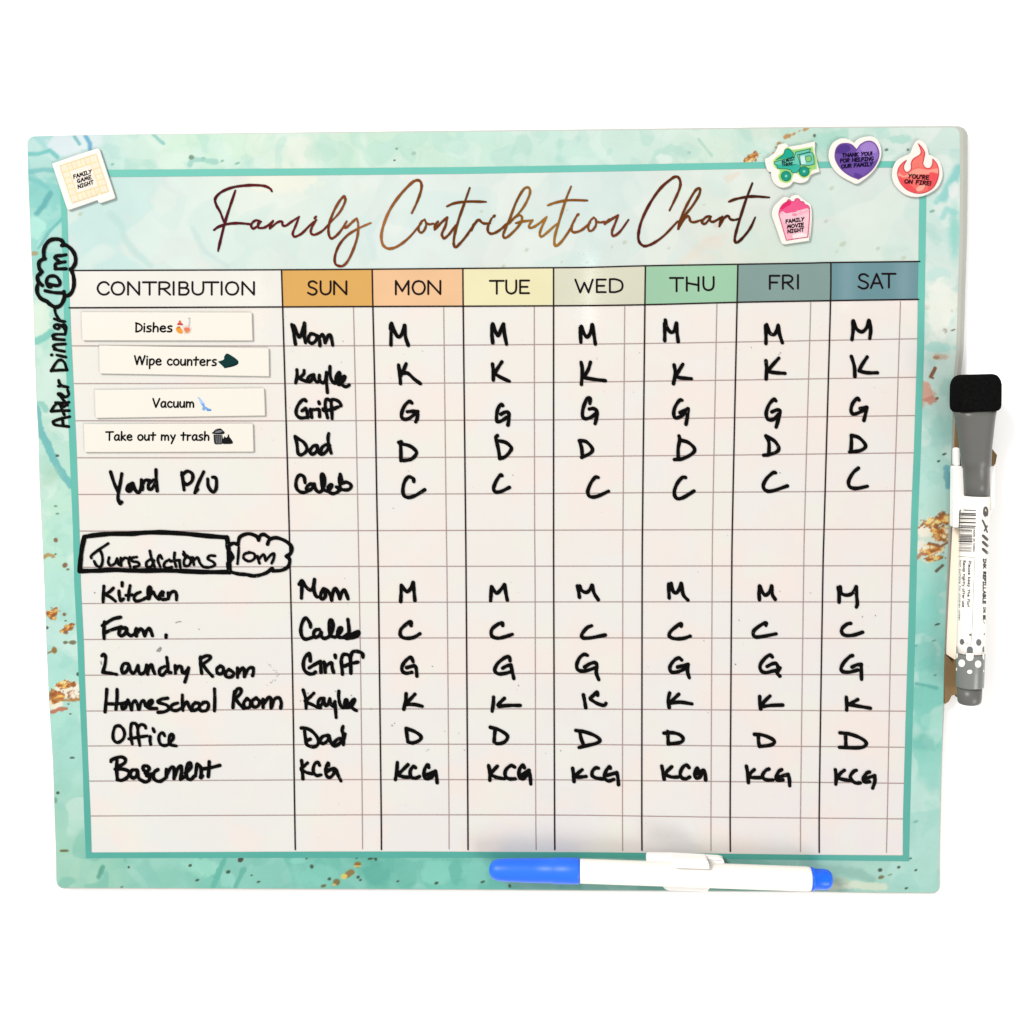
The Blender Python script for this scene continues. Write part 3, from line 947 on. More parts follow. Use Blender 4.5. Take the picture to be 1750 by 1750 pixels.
T1, T2, T3 = (340, 290, 4.375), (640, 290, 4.375), (980, 290, 4.375)
TITLE = [
    (T1, '545,162 530,140 480,120 380,116 260,130 170,165 122,215 130,265 160,320 185,390; 272,155 230,280 195,390 160,530 142,610; 110,452 150,425 220,405 300,400 390,408', 3.7),
    (T1, '465,388 430,378 400,395 390,420 402,440 432,425 462,388; 445,388 440,418 450,435 490,432 530,405 555,382; 555,380 538,408 528,442; 528,442 580,398 610,386 622,392 625,415 650,418 690,390 750,350!; 750,350 722,420 702,470 704,492 722,500 770,475 830,415 880,375; 876,375 845,430 835,465 845,482 870,485 925,455 985,392; 862,366 878,347', 3.3),
    (T1, '985,392 1050,320 1090,245 1092,208 1082,200 1050,235 1008,310 975,400 968,460 978,505 1000,512 1040,480 1078,430 1105,385!; 1105,385 1085,420 1090,434 1110,425 1150,388 1180,362!; 1180,362 1190,410 1186,490 1160,580 1120,670 1082,715 1048,720 1018,700 1018,640 1050,560 1110,490 1190,440 1285,397', 3.4),
    (T2, '278,325 312,255 342,175 352,120 340,85 310,80 270,105 190,190 120,290 75,390 52,480 56,545 80,580 120,590 180,568 260,505 350,400', 3.7),
    (T2, '376,370 350,390 330,430 332,460 350,470 372,452 386,410 376,372; 385,398 410,408 442,402', 3.1),
    (T2, '476,385 455,412 448,450; 448,450 500,395 546,354!; 546,354 530,420 505,475 508,500 522,512 560,480 608,412; 712,135 672,250 630,370 600,480 592,550 605,580 640,550 690,490 735,420; 540,275 600,250 700,238 835,240', 3.5),
    (T2, '742,405 730,440 718,458; 718,458 760,390 782,374 795,388 820,402 865,400; 876,362 850,420 848,460 870,478 905,470 950,440 985,405; 885,355 902,340', 3.5),
    (T2, '985,405 1060,345 1120,270 1158,190 1162,150 1145,132 1112,150 1060,240 1010,370 975,450 962,490 975,510 1010,490 1070,430 1100,380 1100,350 1080,340 1045,362 1005,405; 1055,400 1100,388 1180,378', 3.3),
    (T2, '1184,375 1158,412 1160,434 1190,428 1240,395 1288,352!; 1288,352 1250,430 1235,480 1248,500 1285,475 1365,402', 3.2),
    (T2, '1470,125 1430,225 1385,370 1350,490 1345,550 1358,570 1400,535 1460,450 1482,415; 1295,267 1350,247 1450,228 1592,230; 1508,352 1475,420 1476,458 1500,468 1550,450 1615,395; 1510,346 1528,330', 3.4),
    (T2, '1640,355 1612,385 1598,425 1605,455 1630,452 1655,415 1655,375 1640,356; 1655,388 1690,394 1725,388', 3.1),
    (T3, '272,368 245,395 232,408; 232,408 285,370 336,338!; 336,338 312,400 290,455 290,485 305,495 350,460 412,374', 3.4),
    (T3, '718,305 755,230 790,150 800,100 788,62 765,52 730,70 650,140 570,255 510,380 486,480 490,535 515,565 545,570 600,548 680,490 780,385', 3.8),
    (T3, '780,445 800,370 850,260 905,165 935,138 947,150 938,190 890,270 820,360 785,445; 785,445 815,385 850,350 866,355 875,385 905,392 965,372', 3.4),
    (T3, '1024,345 990,355 962,385 965,402 990,400 1030,350; 1024,350 1020,378 1040,390 1075,375 1115,350; 1115,348 1100,385 1090,425; 1090,425 1125,365 1150,345 1162,350 1170,368 1200,376 1240,366', 3.4),
    (T3, '1338,100 1290,225 1245,365 1215,470 1206,525 1220,545 1260,515 1320,440 1360,355; 1160,240 1220,218 1330,200 1465,207', 3.7)]
k = Ink(0.0002, 0.000015)
for (ox0, oy0, sc), t, w in TITLE:
    k.text(t, ox0, oy0, sc, w * 1.26, n=8, wob=0.10, taper=0.35)
k.build('title_lettering', m_title, board)
# ------------------------------------------------------------------ handwriting: (part name, origin x, origin y, scale, width in photo px, strokes)
G9 = 9.7222
HAND = [
    ('handwritten_name', 480, 530, G9, 4.7, '180,238 205,330 222,450 242,570; 215,255 245,330 280,410 308,450 340,400 370,290 390,215; 392,215 398,330 388,440 408,540; 500,395 462,440 458,510 510,552 568,520 600,460 570,410 510,392 490,392; 560,405 620,440 642,500 648,590; 648,440 690,405 716,460 735,540; 738,540 780,430 818,410 842,480 860,585'),
    ('handwritten_name', 480, 530, G9, 4.6, '265,990 268,1090 245,1210; 385,1000 378,1060 320,1112 268,1132; 290,1132 360,1160 435,1190; 545,1072 475,1095 440,1160 475,1195 515,1150 542,1078! 560,1150 600,1198 640,1172; 640,1080 640,1150 690,1210 735,1170 757,1035; 757,1035 757,1180 772,1370; 815,935 815,1060 840,1160 890,1215 930,1200; 930,1195 975,1120 980,1050 955,1040 920,1100 918,1180 960,1235 1010,1225; 940,1140 960,1100; 1000,1210 1050,1160 1065,1110 1040,1100 1008,1150 1010,1230 1060,1268 1110,1266 1132,1242; 950,1200 1020,1200'),
    ('handwritten_name', 480, 680, G9, 4.7, '415,50 390,25 340,50 280,130 252,220 265,290 320,330 390,330 450,318; 350,215 410,172! 435,240 448,332; 490,190 505,260 512,325; 495,200 560,195 625,190 640,225 642,308; 628,65 638,95; 775,330 750,230 735,120 745,40 775,18 810,40 828,60; 850,345 845,200 835,80 850,30 900,30 960,60 990,100 997,130; 700,180 720,212 830,190 955,150; 715,200 800,205 900,178'),
    ('handwritten_name', 480, 680, G9, 4.7, '235,640 265,760 280,900 300,942! 340,945 400,910 430,860 420,800 370,730 290,680 235,640; 600,790 540,800 490,860 490,920 530,935 590,890 605,820 600,790! 610,860 640,920 680,940; 800,790 740,780 680,830 665,900 700,930 760,880 810,790; 795,590 782,660 790,760 815,850 835,920'),
    ('handwritten_name', 480, 680, G9, 4.8, '400,1410 385,1320 330,1280 280,1310 250,1400 260,1500 310,1555 380,1572 440,1550; 550,1440 490,1430 440,1470 425,1520 460,1540 520,1500 555,1430! 570,1500 600,1550 640,1565; 640,1565 690,1530 725,1420 718,1310 690,1262 670,1310 680,1430 705,1520 770,1550; 780,1540 830,1500 845,1450 822,1440 785,1490 800,1560 860,1590 930,1570 975,1525; 985,1270 972,1350 980,1450 985,1530; 985,1270 1012,1360; 1010,1425 1080,1400 1150,1430 1165,1480 1130,1520 1060,1530 985,1510 920,1480'),
    ('handwritten_name', 490, 980, G9, 5.0, '250,120 250,250 243,410; 205,180 250,120 300,200 370,270 420,260 450,180 460,100; 460,100 450,260 480,370 510,390; 610,255 570,330 562,400 600,425 640,380 635,290 612,255! 680,290 730,370 745,445; 745,445 760,340 800,248 840,290 880,420; 880,420 920,310 960,275 990,340 1018,422'),
    ('handwritten_name', 490, 980, G9, 5.0, '395,895 385,830 320,740 270,790 235,900 240,1010 280,1080 340,1090 430,1060; 540,930 480,940 445,1000 470,1060 530,1040 572,980!; 572,980 575,1040 620,1080 690,1060; 690,1060 750,970 770,850 745,775 710,800 705,900 730,1030 800,1060; 820,1050 900,960 910,905 870,915 845,980 860,1055 930,1065; 1015,765 1030,880 1030,980 970,1040; 950,1050 1000,1080 1120,1060 1190,1020 1195,970 1130,985 1060,1020; 1030,1000 1035,1050; 1000,1070 1100,1030 1180,990'),
    ('handwritten_name', 490, 1090, G9, 5.0, '390,385 385,285 365,262 300,330 275,430 290,530 350,590 430,600 475,570; 372,500 470,440 560,392! 565,480 568,575; 620,400 635,480 640,575; 640,480 700,430 745,420 755,500 775,565 780,578; 803,290 810,335; 925,605 915,480 905,380 930,290 980,275 1040,300 1055,370 1060,480; 1065,590 1062,450 1060,330 1090,240 1150,225 1220,240 1260,270 1266,325; 960,470 1060,430 1180,405'),
    ('handwritten_name', 490, 1090, G9, 4.6, '272,868 300,960 320,1060 320,1175; 450,920 380,990 300,1050; 310,1065 420,1110 500,1150 560,1165; 620,1005 560,1010 520,1070 530,1140 580,1110 615,1020! 630,1090 650,1130 690,1100 715,1010; 715,1010 725,1090 770,1140 800,1060!; 800,1060 810,1200 820,1325; 865,888 862,980 880,1090 920,1160 960,1160; 960,1150 1000,1080 1000,1030 970,1040 960,1110 990,1160 1050,1150 1110,1090 1130,1030 1100,1030 1060,1090 1070,1150 1120,1190 1160,1212; 970,1130 1060,1130'),
    ('handwritten_name', 490, 1200, G9, 4.8, '240,430 300,430 400,470 490,560 530,650 500,720 430,745 340,710 315,640 295,480; 330,640 390,615; 690,550 600,570 555,630 570,680 630,680 690,620 705,560! 720,640 760,710 800,730; 920,605 850,612 790,670 790,730 860,700 935,620; 935,402 920,470 940,560 940,705; 965,530 950,620'),
    ('handwritten_initials', 490, 1200, G9, 4.6, '245,970 255,1060 240,1110 260,1170 268,1275; 345,1010 290,1060 245,1100; 255,1130 330,1170 420,1190; 545,1050 520,1000 470,1020 440,1100 450,1180 500,1220 570,1208; 695,1055 688,1010 660,1060 645,1150 665,1230 720,1250 780,1190 785,1140; 670,1160 760,1105 820,1120 850,1210 900,1310; 690,1130 740,1110'),
    ('handwritten_word', 120, 780, 6.25, 4.7, '430,165 470,290 515,385; 550,185 535,280 515,385 510,450 530,505 548,488; 665,285 620,310 605,360 635,372 665,330 670,290! 690,350 725,390 755,340 760,250; 760,250 770,300 770,355; 640,310 640,350; 770,300 800,255 850,258; 890,250 840,290 835,345 870,345 905,290; 915,142 918,250 928,368'),
    ('handwritten_word', 120, 780, 6.25, 4.7, '1190,172 1205,270 1215,358; 1190,200 1250,158 1305,190 1300,260 1250,300 1215,280; 1425,165 1370,280 1330,390; 1330,390 1360,352; 1468,242 1475,320 1520,380 1555,350 1562,270 1550,228 1518,222'),
    ('handwritten_word', 120, 780, 6.25, 3.9, '225,1085 225,1060 300,1000 405,930; 310,995 335,1040 345,1110 325,1175 280,1165 255,1120; 415,1080 405,1130 430,1165 480,1140 500,1090; 500,1090 515,1150 540,1165; 540,1085 545,1168; 545,1120 580,1085 612,1090; 635,1075 625,1120 640,1180; 710,1075 660,1085 660,1120 720,1130 735,1165 680,1182; 870,1090 815,1130 820,1180 870,1170 895,1110; 850,1010 865,1080 900,1180; 945,1060 935,1110 960,1178; 960,1055 980,1092; 1058,1102 1012,1132 1000,1175 1040,1192 1085,1180; 1115,1030 1110,1100 1130,1178; 1072,1122 1110,1112 1170,1108; 1165,1118 1175,1188; 1210,1018 1225,1050; 1250,1062 1215,1110 1220,1165 1265,1165 1290,1110 1250,1070; 1205,1045 1240,1075 1310,1080; 1310,1080 1320,1158; 1320,1110 1360,1080 1385,1140 1420,1180; 1545,1062 1490,1060 1470,1095 1530,1130 1540,1165 1480,1185 1420,1180'),
    ('handwritten_box', 120, 780, 6.25, 6.3, '150,860 260,842 430,828 650,826 800,814 1000,812 1250,828 1450,848 1672,866!; 1672,866 1690,960 1695,1050 1700,1150 1700,1235!; 1700,1235 1450,1235 1200,1225 1000,1218 700,1220 450,1212 300,1220 100,1225!; 100,1225 110,1100 125,980 150,862'),
    ('handwritten_cloud', 120, 890, 4.375, 5.0, '1190,182 1220,168 1255,178!; 1255,170 1270,120 1330,97 1390,115 1408,145!; 1408,145 1420,112 1450,103 1490,130; 1475,175 1490,142 1540,127 1610,152 1655,195 1650,240 1615,265!; 1615,265 1640,290 1630,340 1580,370 1515,375!; 1510,355 1460,392 1380,412 1315,402!; 1315,402 1250,396 1185,378; 1178,130 1175,200 1215,270 1178,320 1188,385; 1195,260 1215,275'),
    ('handwritten_word', 120, 890, 4.375, 3.8, '1260,198 1256,260 1250,322; 1340,237 1302,250 1297,282 1340,303 1378,280 1374,247 1335,235; 1400,265 1405,290 1415,318; 1408,290 1445,252 1460,298!; 1460,298 1500,255 1525,247 1520,285 1505,318'),
    ('handwritten_word', 150, 980, 8.75, 4.5, '240,190 232,310 228,428; 382,218 330,270 245,318; 255,318 330,350 412,415; 465,262 470,330 490,408 535,378; 513,138 512,190; 632,182 615,280 605,398; 568,328 665,320; 785,278 720,310 690,370 720,412 800,400 880,360; 905,382 898,280 910,205 938,215 935,300 915,375; 935,325 975,275 1010,340 1060,385; 1075,330 1130,290 1110,275 1085,300 1070,350 1110,390 1180,385; 1105,285 1120,330; 1200,290 1205,378; 1205,370 1240,290 1300,268 1325,320 1325,395'),
    ('handwritten_word', 150, 980, 8.75, 4.9, '215,780 270,745 380,680 490,655; 248,725 240,850 243,975; 250,890 350,845 500,800; 560,812 490,830 465,900 500,935 560,895 580,825!; 580,825 590,890 640,930 700,900 725,825; 725,825 725,935; 725,900 790,828 830,870 850,935; 850,935 870,870 915,820 945,870 965,930; 1170,922 1168,956'),
    ('handwritten_word', 150, 980, 8.75, 4.6, '210,1232 235,1207 265,1250 255,1370 220,1480!; 220,1480 320,1490 430,1510; 600,1350 540,1350 505,1420 520,1490 580,1460 615,1372! 640,1460 680,1495 720,1450 750,1375; 750,1375 760,1460 790,1505 850,1470 880,1372; 880,1372 885,1440 895,1508; 895,1480 930,1380 960,1372 975,1440 1000,1500; 1150,1390 1080,1430 1070,1500 1120,1520 1180,1450; 1178,1255 1195,1370 1200,1470 1240,1482; 1305,1378 1310,1495; 1310,1450 1360,1388 1400,1400 1410,1480; 1410,1480 1450,1490 1500,1420; 1505,1412 1490,1500 1450,1625'),
    ('handwritten_word', 160, 1100, 5.147, 4.7, '940,118 940,190 950,262; 935,132 990,107 1025,112 1015,140 960,180; 960,185 1000,240 1045,288; 1120,195 1085,220 1090,262 1130,260 1140,215 1112,195; 1190,225 1160,255 1165,290 1210,293 1232,260 1195,230; 1265,215 1265,298; 1265,270 1310,212 1325,240 1325,290; 1325,290 1360,222 1400,212 1405,250 1397,282'),
    ('handwritten_word', 160, 1100, 5.147, 4.6, '115,402 110,480 100,600; 205,402 205,480 195,578; 115,530 200,530 270,522; 290,512 252,535 250,575 280,560 295,512; 300,497 320,540 332,582; 332,582 340,530 365,502 385,540 395,578; 400,578 415,520 440,502 455,548; 470,560 515,520 510,497 480,520 480,565 555,570; 650,480 590,490 565,515 640,540 660,575 620,600 565,605; 740,522 690,540 680,578 730,588 780,560; 780,452 780,520 785,588; 785,560 820,512 840,560 860,590; 900,520 872,540 870,588 920,570 930,530 892,518; 970,517 932,550 940,588 990,588 1010,550 1000,517 962,517; 1062,398 1065,490 1062,592'),
    ('handwritten_word', 160, 1100, 5.147, 4.8, '1240,422 1230,490 1225,562; 1235,450 1265,398 1295,402 1290,440 1240,490; 1250,490 1280,530 1320,570; 1350,482 1320,520 1330,562 1370,558 1380,510 1345,482; 1430,477 1395,505 1400,552 1440,552 1460,510 1425,477; 1490,490 1490,562; 1495,530 1540,472 1560,490 1560,568; 1565,560 1590,490 1630,477 1650,520 1645,568'),
    ('handwritten_word', 160, 1220, 7.292, 4.4, '330,147 270,160 242,240 247,320 295,358 360,320 385,250 360,180 310,145; 480,375 465,300 460,200 470,130 490,115 530,130 545,180; 575,395 555,280 550,190 565,150 600,132 640,152 648,178; 437,312 560,290 670,275; 705,282 702,340 710,382; 738,182 755,222; 885,275 860,237 820,260 812,320 835,380 890,395 940,378; 940,372 990,310 985,257 955,262 938,320 950,380 1030,400'),
    ('handwritten_word', 160, 1220, 7.292, 4.9, '215,595 230,570 330,537 390,560 385,610 300,665 265,690; 290,575 285,690 295,820; 290,690 380,692 440,725 420,790 350,828 295,820; 540,700 480,702 455,750 480,798 530,780 545,712! 560,800 610,838; 610,680 625,652 670,652 690,690 640,740; 620,700 690,760 690,828 640,848 600,830; 800,695 760,722 742,780 770,828 830,840 895,800; 660,770 745,742; 905,690 905,790; 910,760 960,672 1000,680 1000,808; 1005,790 1050,680 1090,652 1095,720 1080,818; 1080,818 1130,785; 1140,742 1210,670 1205,612 1170,632 1152,710 1165,798 1210,818 1260,770; 1285,632 1268,775; 1290,625 1330,660 1340,730 1330,798 1358,772; 1440,597 1435,690 1428,782; 1340,690 1460,670 1572,642'),
    ('handwritten_word', 70, 500, 7.286, 3.9, '148,1605 240,1572 358,1545; 148,1612 180,1648 345,1668; 265,1560 275,1655; 125,1478 250,1470 352,1470; 125,1475 170,1405 220,1378 250,1430 288,1520; 178,1370 260,1375 348,1365; 250,1375 275,1420 320,1400; 330,1400 240,1292 212,1262 250,1260 300,1300 345,1270 330,1212; 215,1165 270,1165 338,1178; 270,1165 230,1130 220,1092'),
    ('handwritten_word', 70, 500, 7.286, 3.9, '125,975 230,965 328,965; 125,975 190,870 240,838 290,870 320,958; 195,777 308,803; 128,778 136,774; 162,708 292,732; 200,715 152,672 180,648 305,640; 152,578 290,588; 190,578 142,545 180,520 300,520; 300,520 302,470 250,412 195,398 165,412 172,440 210,452 232,425 226,402; 250,412 290,400 312,430 306,480; 165,327 230,350 298,360; 235,352 185,270 170,205'),
    ('handwritten_cloud', 50, 390, 11.667, 5.4, '290,585 290,430 340,310 430,232 560,217 650,250 690,330; 645,345 720,335 830,410 910,540 920,680 870,780 822,818!; 835,830 880,960 890,1130 850,1270 780,1338 722,1345!; 690,1265 700,1380 640,1515 560,1568 480,1560 380,1490 352,1452!; 352,1460 230,1400 160,1290 155,1170 180,1112!; 260,1140 180,1060 162,960 200,920 250,870!; 250,870 200,800 190,700 230,640 310,606'),
    ('handwritten_word', 50, 390, 11.667, 4.6, '512,810 735,808; 520,790 515,725 580,690 715,670; 600,662 512,592 540,550 640,545 732,528; 405,1112 500,1140 590,1138 608,1070 540,970 450,950 372,980 342,1070 372,1158 428,1168; 315,1247 500,1283 685,1290'),
]
SINGLE = [  # block origin x, y, scale, then one entry per mark
    (640, 530, 5, ['135,160 142,120 140,298; 145,112 180,200 210,230 240,190 255,130; 258,130 265,230 288,300', '205,468 215,540 222,628; 270,458 245,520 225,560; 245,540 285,540 340,590 392,628', '320,795 297,780 255,820 230,890 242,928 290,928 340,890 370,865; 280,868 340,864 368,880 363,930 352,955', '205,1130 228,1125; 222,1140 225,1220 225,1288; 215,1140 300,1160 355,1205 350,1240 310,1275 250,1285', '335,1465 330,1440 290,1425 255,1470 242,1540 255,1588 300,1600 360,1578 428,1535',
                   '1005,130 1002,200 1010,278; 1010,118 1040,200 1060,215 1085,150 1102,120; 1103,120 1110,200 1128,292', '1008,460 1015,530 1015,598; 1088,442 1050,500 1025,545; 1030,545 1080,575 1152,608', '1095,815 1080,805 1052,850 1042,920 1052,953 1090,943 1130,915; 1080,890 1120,870 1146,880 1148,930 1140,982', '1050,1072 1036,1090 1045,1130 1060,1200 1070,1268; 1050,1115 1120,1130 1166,1170 1163,1200 1120,1250 1075,1268', '1090,1415 1075,1410 1040,1460 1018,1520 1032,1553 1080,1550 1152,1515']),
    (950, 530, 5, ['207,152 210,210 213,275; 217,140 240,200 268,230 295,190 310,125; 312,125 325,210 337,290', '215,445 225,510 218,635; 295,445 275,510 235,575; 240,577 320,590 422,603', '290,798 292,755 267,755 235,830 227,900 250,928 300,915 345,880; 285,845 325,842 353,870 345,930 335,970', '200,1115 220,1180 225,1250; 200,1115 260,1125 312,1185 290,1225 220,1258', '362,1430 335,1430 297,1480 272,1550 290,1592 350,1592 450,1548',
                   '930,112 930,190 930,260; 935,85 950,150 985,190 1015,170 1028,112; 1030,112 1035,190 1045,270', '1010,468 1020,540 1005,628; 1085,462 1050,520 1025,570; 1030,572 1080,580 1158,586', '1078,770 1055,772 1017,830 1007,890 1025,922 1080,900 1125,842; 1060,875 1130,842! 1125,900 1112,975', '1052,1075 1058,1110 1045,1180 1045,1258; 1060,1110 1130,1130 1185,1185 1160,1230 1080,1270 1012,1277', '1108,1430 1080,1430 1037,1480 1012,1550 1027,1605 1080,1605 1180,1546']),
    (1240, 530, 5, ['342,132 345,200 345,285; 352,122 375,190 410,210 435,180 448,130; 450,128 460,200 485,278', '345,432 350,500 347,588; 455,410 400,470 360,520; 360,525 430,535 508,540', '430,775 412,762 370,810 347,880 362,933 410,933 450,890; 395,870 440,852 465,865 455,920 432,1000', '345,1075 370,1130 370,1220; 345,1075 420,1120 455,1180 430,1215 370,1235 325,1240', '428,1390 405,1390 350,1440 322,1500 342,1540 400,1545 528,1502',
                    '1087,95 1090,170 1080,252; 1092,92 1120,160 1165,185 1205,150 1225,88; 1230,92 1240,170 1232,242', '1075,395 1100,480 1105,568; 1210,400 1170,460 1140,515!; 1140,520 1210,535 1298,535', '1140,768 1125,752 1085,800 1072,860 1095,888 1150,870 1205,832; 1150,840 1207,830! 1195,890 1182,942', '1075,1070 1075,1140 1070,1208; 1075,1070 1140,1090 1195,1150 1180,1185 1130,1205 1060,1212', '1135,1350 1090,1390 1052,1460 1062,1510 1120,1523 1212,1505']),
    (660, 980, 4.1667, ['108,85 106,140 103,200; 108,85 130,115 150,130 175,105 190,65; 192,65 198,130 204,193', '748,95 746,150 743,195; 750,95 770,125 790,140 820,110 842,80; 843,80 852,140 862,190', '1362,90 1370,130 1376,170; 1378,90 1390,120 1425,135 1450,115 1465,85; 1467,85 1480,140 1510,187']),
    (1080, 980, 4.1667, ['262,75 262,120 265,175; 280,70 290,120 312,140 335,115 350,70; 352,70 365,150 398,190', '908,90 905,140 908,188; 910,90 930,135 952,155 980,130 995,90; 996,95 1000,150 1020,184', '1468,100 1475,150 1475,205; 1483,95 1490,140 1530,155 1570,140 1595,100; 1597,95 1600,160 1605,215 1598,240']),
    (640, 1000, 5, ['312,345 310,310 270,335 225,380 222,430 260,453 330,448 388,415', '330,655 310,617 270,642 237,690 237,733 270,753 318,745; 275,705 340,687! 355,710 362,778', '270,928 265,990 250,1060; 345,932 310,970 270,1010; 275,1020 340,1020 408,1035', '270,1225 278,1290 285,1338; 270,1225 340,1250 395,1290 385,1325 330,1348 300,1345', '195,1515 190,1590 178,1662; 285,1535 240,1580 200,1620; 210,1630 260,1640 310,1640; 350,1560 330,1550 305,1590 312,1638 350,1650 385,1635; 465,1560 455,1535 430,1570 422,1620 440,1655 490,1640 495,1612; 450,1620 520,1590! 530,1640 535,1688',
                    '1095,345 1090,322 1050,337 1002,380 1002,433 1050,453 1110,443 1178,420', '1158,645 1150,612 1110,622 1050,672 1027,730 1060,758 1120,753 1165,740; 1095,710 1130,690 1165,682! 1175,730 1190,798', '1017,957 1015,1010 1005,1078; 1110,967 1075,1000 1055,1025!; 1060,1035 1150,1028 1245,1028', '990,1215 1060,1235 1130,1280 1130,1320 1090,1350 1040,1355; 1030,1240 1025,1290 1022,1338', '975,1542 985,1600 985,1668; 1050,1547 1010,1590 990,1620; 1000,1625 1050,1645 1110,1655; 1198,1555 1165,1542 1122,1580 1117,1630 1150,1655 1203,1655; 1280,1560 1265,1537 1237,1580 1237,1640 1270,1655 1305,1620; 1255,1625 1320,1582! 1330,1640 1335,1700']),
    (950, 1000, 5, ['305,347 265,365 222,420 230,450 300,450 422,426', '270,600 240,592 202,622 178,680 190,725 250,733 340,705; 245,700 290,672 335,662 350,690 345,750 366,808', '235,938 245,990 255,1048; 356,940 350,912 320,942 292,965!; 295,975 350,1010 410,1028 428,1010', '170,1242 230,1250 320,1280 375,1320 350,1350 270,1370 197,1388; 205,1255 215,1310 235,1360', '143,1565 150,1620 155,1678; 225,1577 190,1605 162,1632; 170,1640 210,1640 258,1635; 365,1565 340,1562 312,1590 312,1630 350,1650 405,1657; 465,1565 455,1552 422,1600 417,1650 450,1673 495,1660; 440,1625 520,1602! 530,1650 535,1705',
                    '1070,350 1070,327 1030,352 977,400 972,440 1020,458 1090,455 1148,436', '1075,640 1050,622 1012,642 977,690 977,730 1000,746 1060,735 1120,702; 1040,700 1090,687 1130,677! 1125,740 1140,792', '972,922 960,980 968,1046; 1050,932 1010,970 970,1010; 980,1010 1060,1000 1163,1015', '922,1265 1000,1262 1060,1280 1088,1315 1060,1345 960,1358; 955,1252 958,1310 960,1358', '905,1547 915,1600 925,1658; 990,1552 950,1590 932,1615; 935,1620 990,1640 1043,1640; 1138,1560 1115,1537 1082,1560 1062,1610 1075,1645 1110,1655 1143,1640; 1215,1580 1205,1562 1187,1610 1197,1648 1230,1640 1245,1602 1200,1612; 1220,1610 1260,1582 1275,1610 1280,1666']),
    (1240, 1000, 5, ['345,345 345,322 300,342 242,390 242,435 290,443 432,416', '400,615 380,597 340,622 297,680 302,728 340,748 400,735 440,728; 355,695 400,672 435,672 448,710 440,750 463,777; 465,707 442,745', '292,952 292,1000 300,1058; 380,947 340,985 295,1035; 300,1040 390,1028 488,1025', '247,1275 310,1280 380,1305 418,1335 390,1365 300,1378; 280,1290 282,1340 290,1378', '178,1547 190,1620 195,1688; 245,1577 215,1605 192,1640; 195,1640 240,1645 300,1645; 370,1572 345,1582 317,1620 322,1650 355,1665 405,1665; 480,1577 455,1592 432,1640 445,1668 490,1665; 450,1640 535,1617! 545,1660 548,1715',
                     '1070,327 1040,332 1000,365 992,400 1020,428 1090,428 1172,402', '1085,602 1060,612 1012,660 987,710 1000,738 1060,743 1130,725; 1080,700 1120,682 1160,677! 1160,740 1162,806', '1032,957 1035,1010 1035,1068; 1130,977 1090,1000 1045,1025; 1050,1020 1140,1035 1238,1052', '977,1262 1050,1270 1140,1300 1198,1340 1190,1375 1130,1390 972,1386; 1025,1275 1027,1330 1028,1375', '938,1577 945,1640 942,1702; 1015,1582 980,1610 957,1645; 960,1650 1000,1660 1060,1670; 1118,1582 1095,1592 1067,1630 1077,1665 1110,1690 1150,1690; 1230,1597 1205,1607 1177,1650 1190,1683 1230,1680; 1190,1655 1275,1627! 1275,1680 1257,1735']),
]
for nm, ox0, oy0, sc, w, t in HAND:
    k = Ink(0.0003, 0.00004)
    k.text(t, ox0, oy0, sc, w * 1.28, n=6, wob=0.07)
    k.build(nm, m_ink, board)
for ox0, oy0, sc, marks in SINGLE:
    for t in marks:
        k = Ink(0.0003, 0.00004)
        k.text(t, ox0, oy0, sc, 6.4 if t.count(';') < 6 else 5.8, n=6, wob=0.07)
        k.build('handwritten_initials' if t.count(';') > 6 else 'handwritten_initial', m_ink, board)

# crumbs and faint leftovers of wiped ink
m_ghost = mat('wiped_ink', base((150, 146, 140)), 0.6, 0.1, 0.5, 900)
k = Ink(0.00026, 0.00001)
random.seed(11)
k.text('1030,1165 1050,1140 1075,1115 1092,1108 1085,1145 1060,1170', 150, 980, 8.75, 1.6)
k.text('1310,740 1345,725 1395,720', 150, 980, 8.75, 0.9)
k.text('195,1315 200,1360', 150, 980, 8.75, 1.6)
for (x, y, r) in ((586, 583, .8), (583, 619, .7), (495, 697, .7), (526, 1184.5, 1.0), (573, 1181.5, .9), (600, 1188.6, .9), (513, 1198, .9), (722, 600, .7), (739, 1139, .9), (886, 1171.5, 1.1),
                  (670, 1240, 1.3), (674, 1236, .8), (731.5, 1281.5, 1), (793.5, 1282, 1), (634, 1211.6, 1.2), (1284, 594, 1), (1334, 603, 1), (1331, 606, .8), (958, 1283, .8), (1257, 1135.6, 1),
                  (1263, 1060, .8), (1333, 808, 1), (1496, 1052, 1), (1474, 1054, .9), (1333, 1010.6, .7), (1385, 1013.4, .8), (161.5, 1012.7, 1.1), (340, 1075.3, .9), (500, 600, .5), (1210, 1218, .7),
                  (577, 1010, .5), (851, 692, .6), (1203, 1095, .7), (672, 868.5, .7), (698, 805, .6), (876, 812, .8), (1020, 613, .6), (1093, 603, .6), (760, 1250, .6), (784, 1253, .6)):
    k.dot(x, y, r * random.uniform(0.8, 1.3), r, random.uniform(0, 3), 7)
for _ in range(26):
    a = random.uniform(-1.2, 1.2)
    k.dot(452 + 22 * math.cos(a) + random.uniform(-7, 3), 1152 + 18 * math.sin(a) + random.uniform(-4, 4), random.uniform(.3, .8), None, 0, 6)
for _ in range(90):
    k.dot(random.uniform(170, 1530), random.uniform(540, 1440), random.uniform(.25, .55), None, 0, 6)
k.build('ink_specks', m_ghost, board)['kind'] = 'stuff'

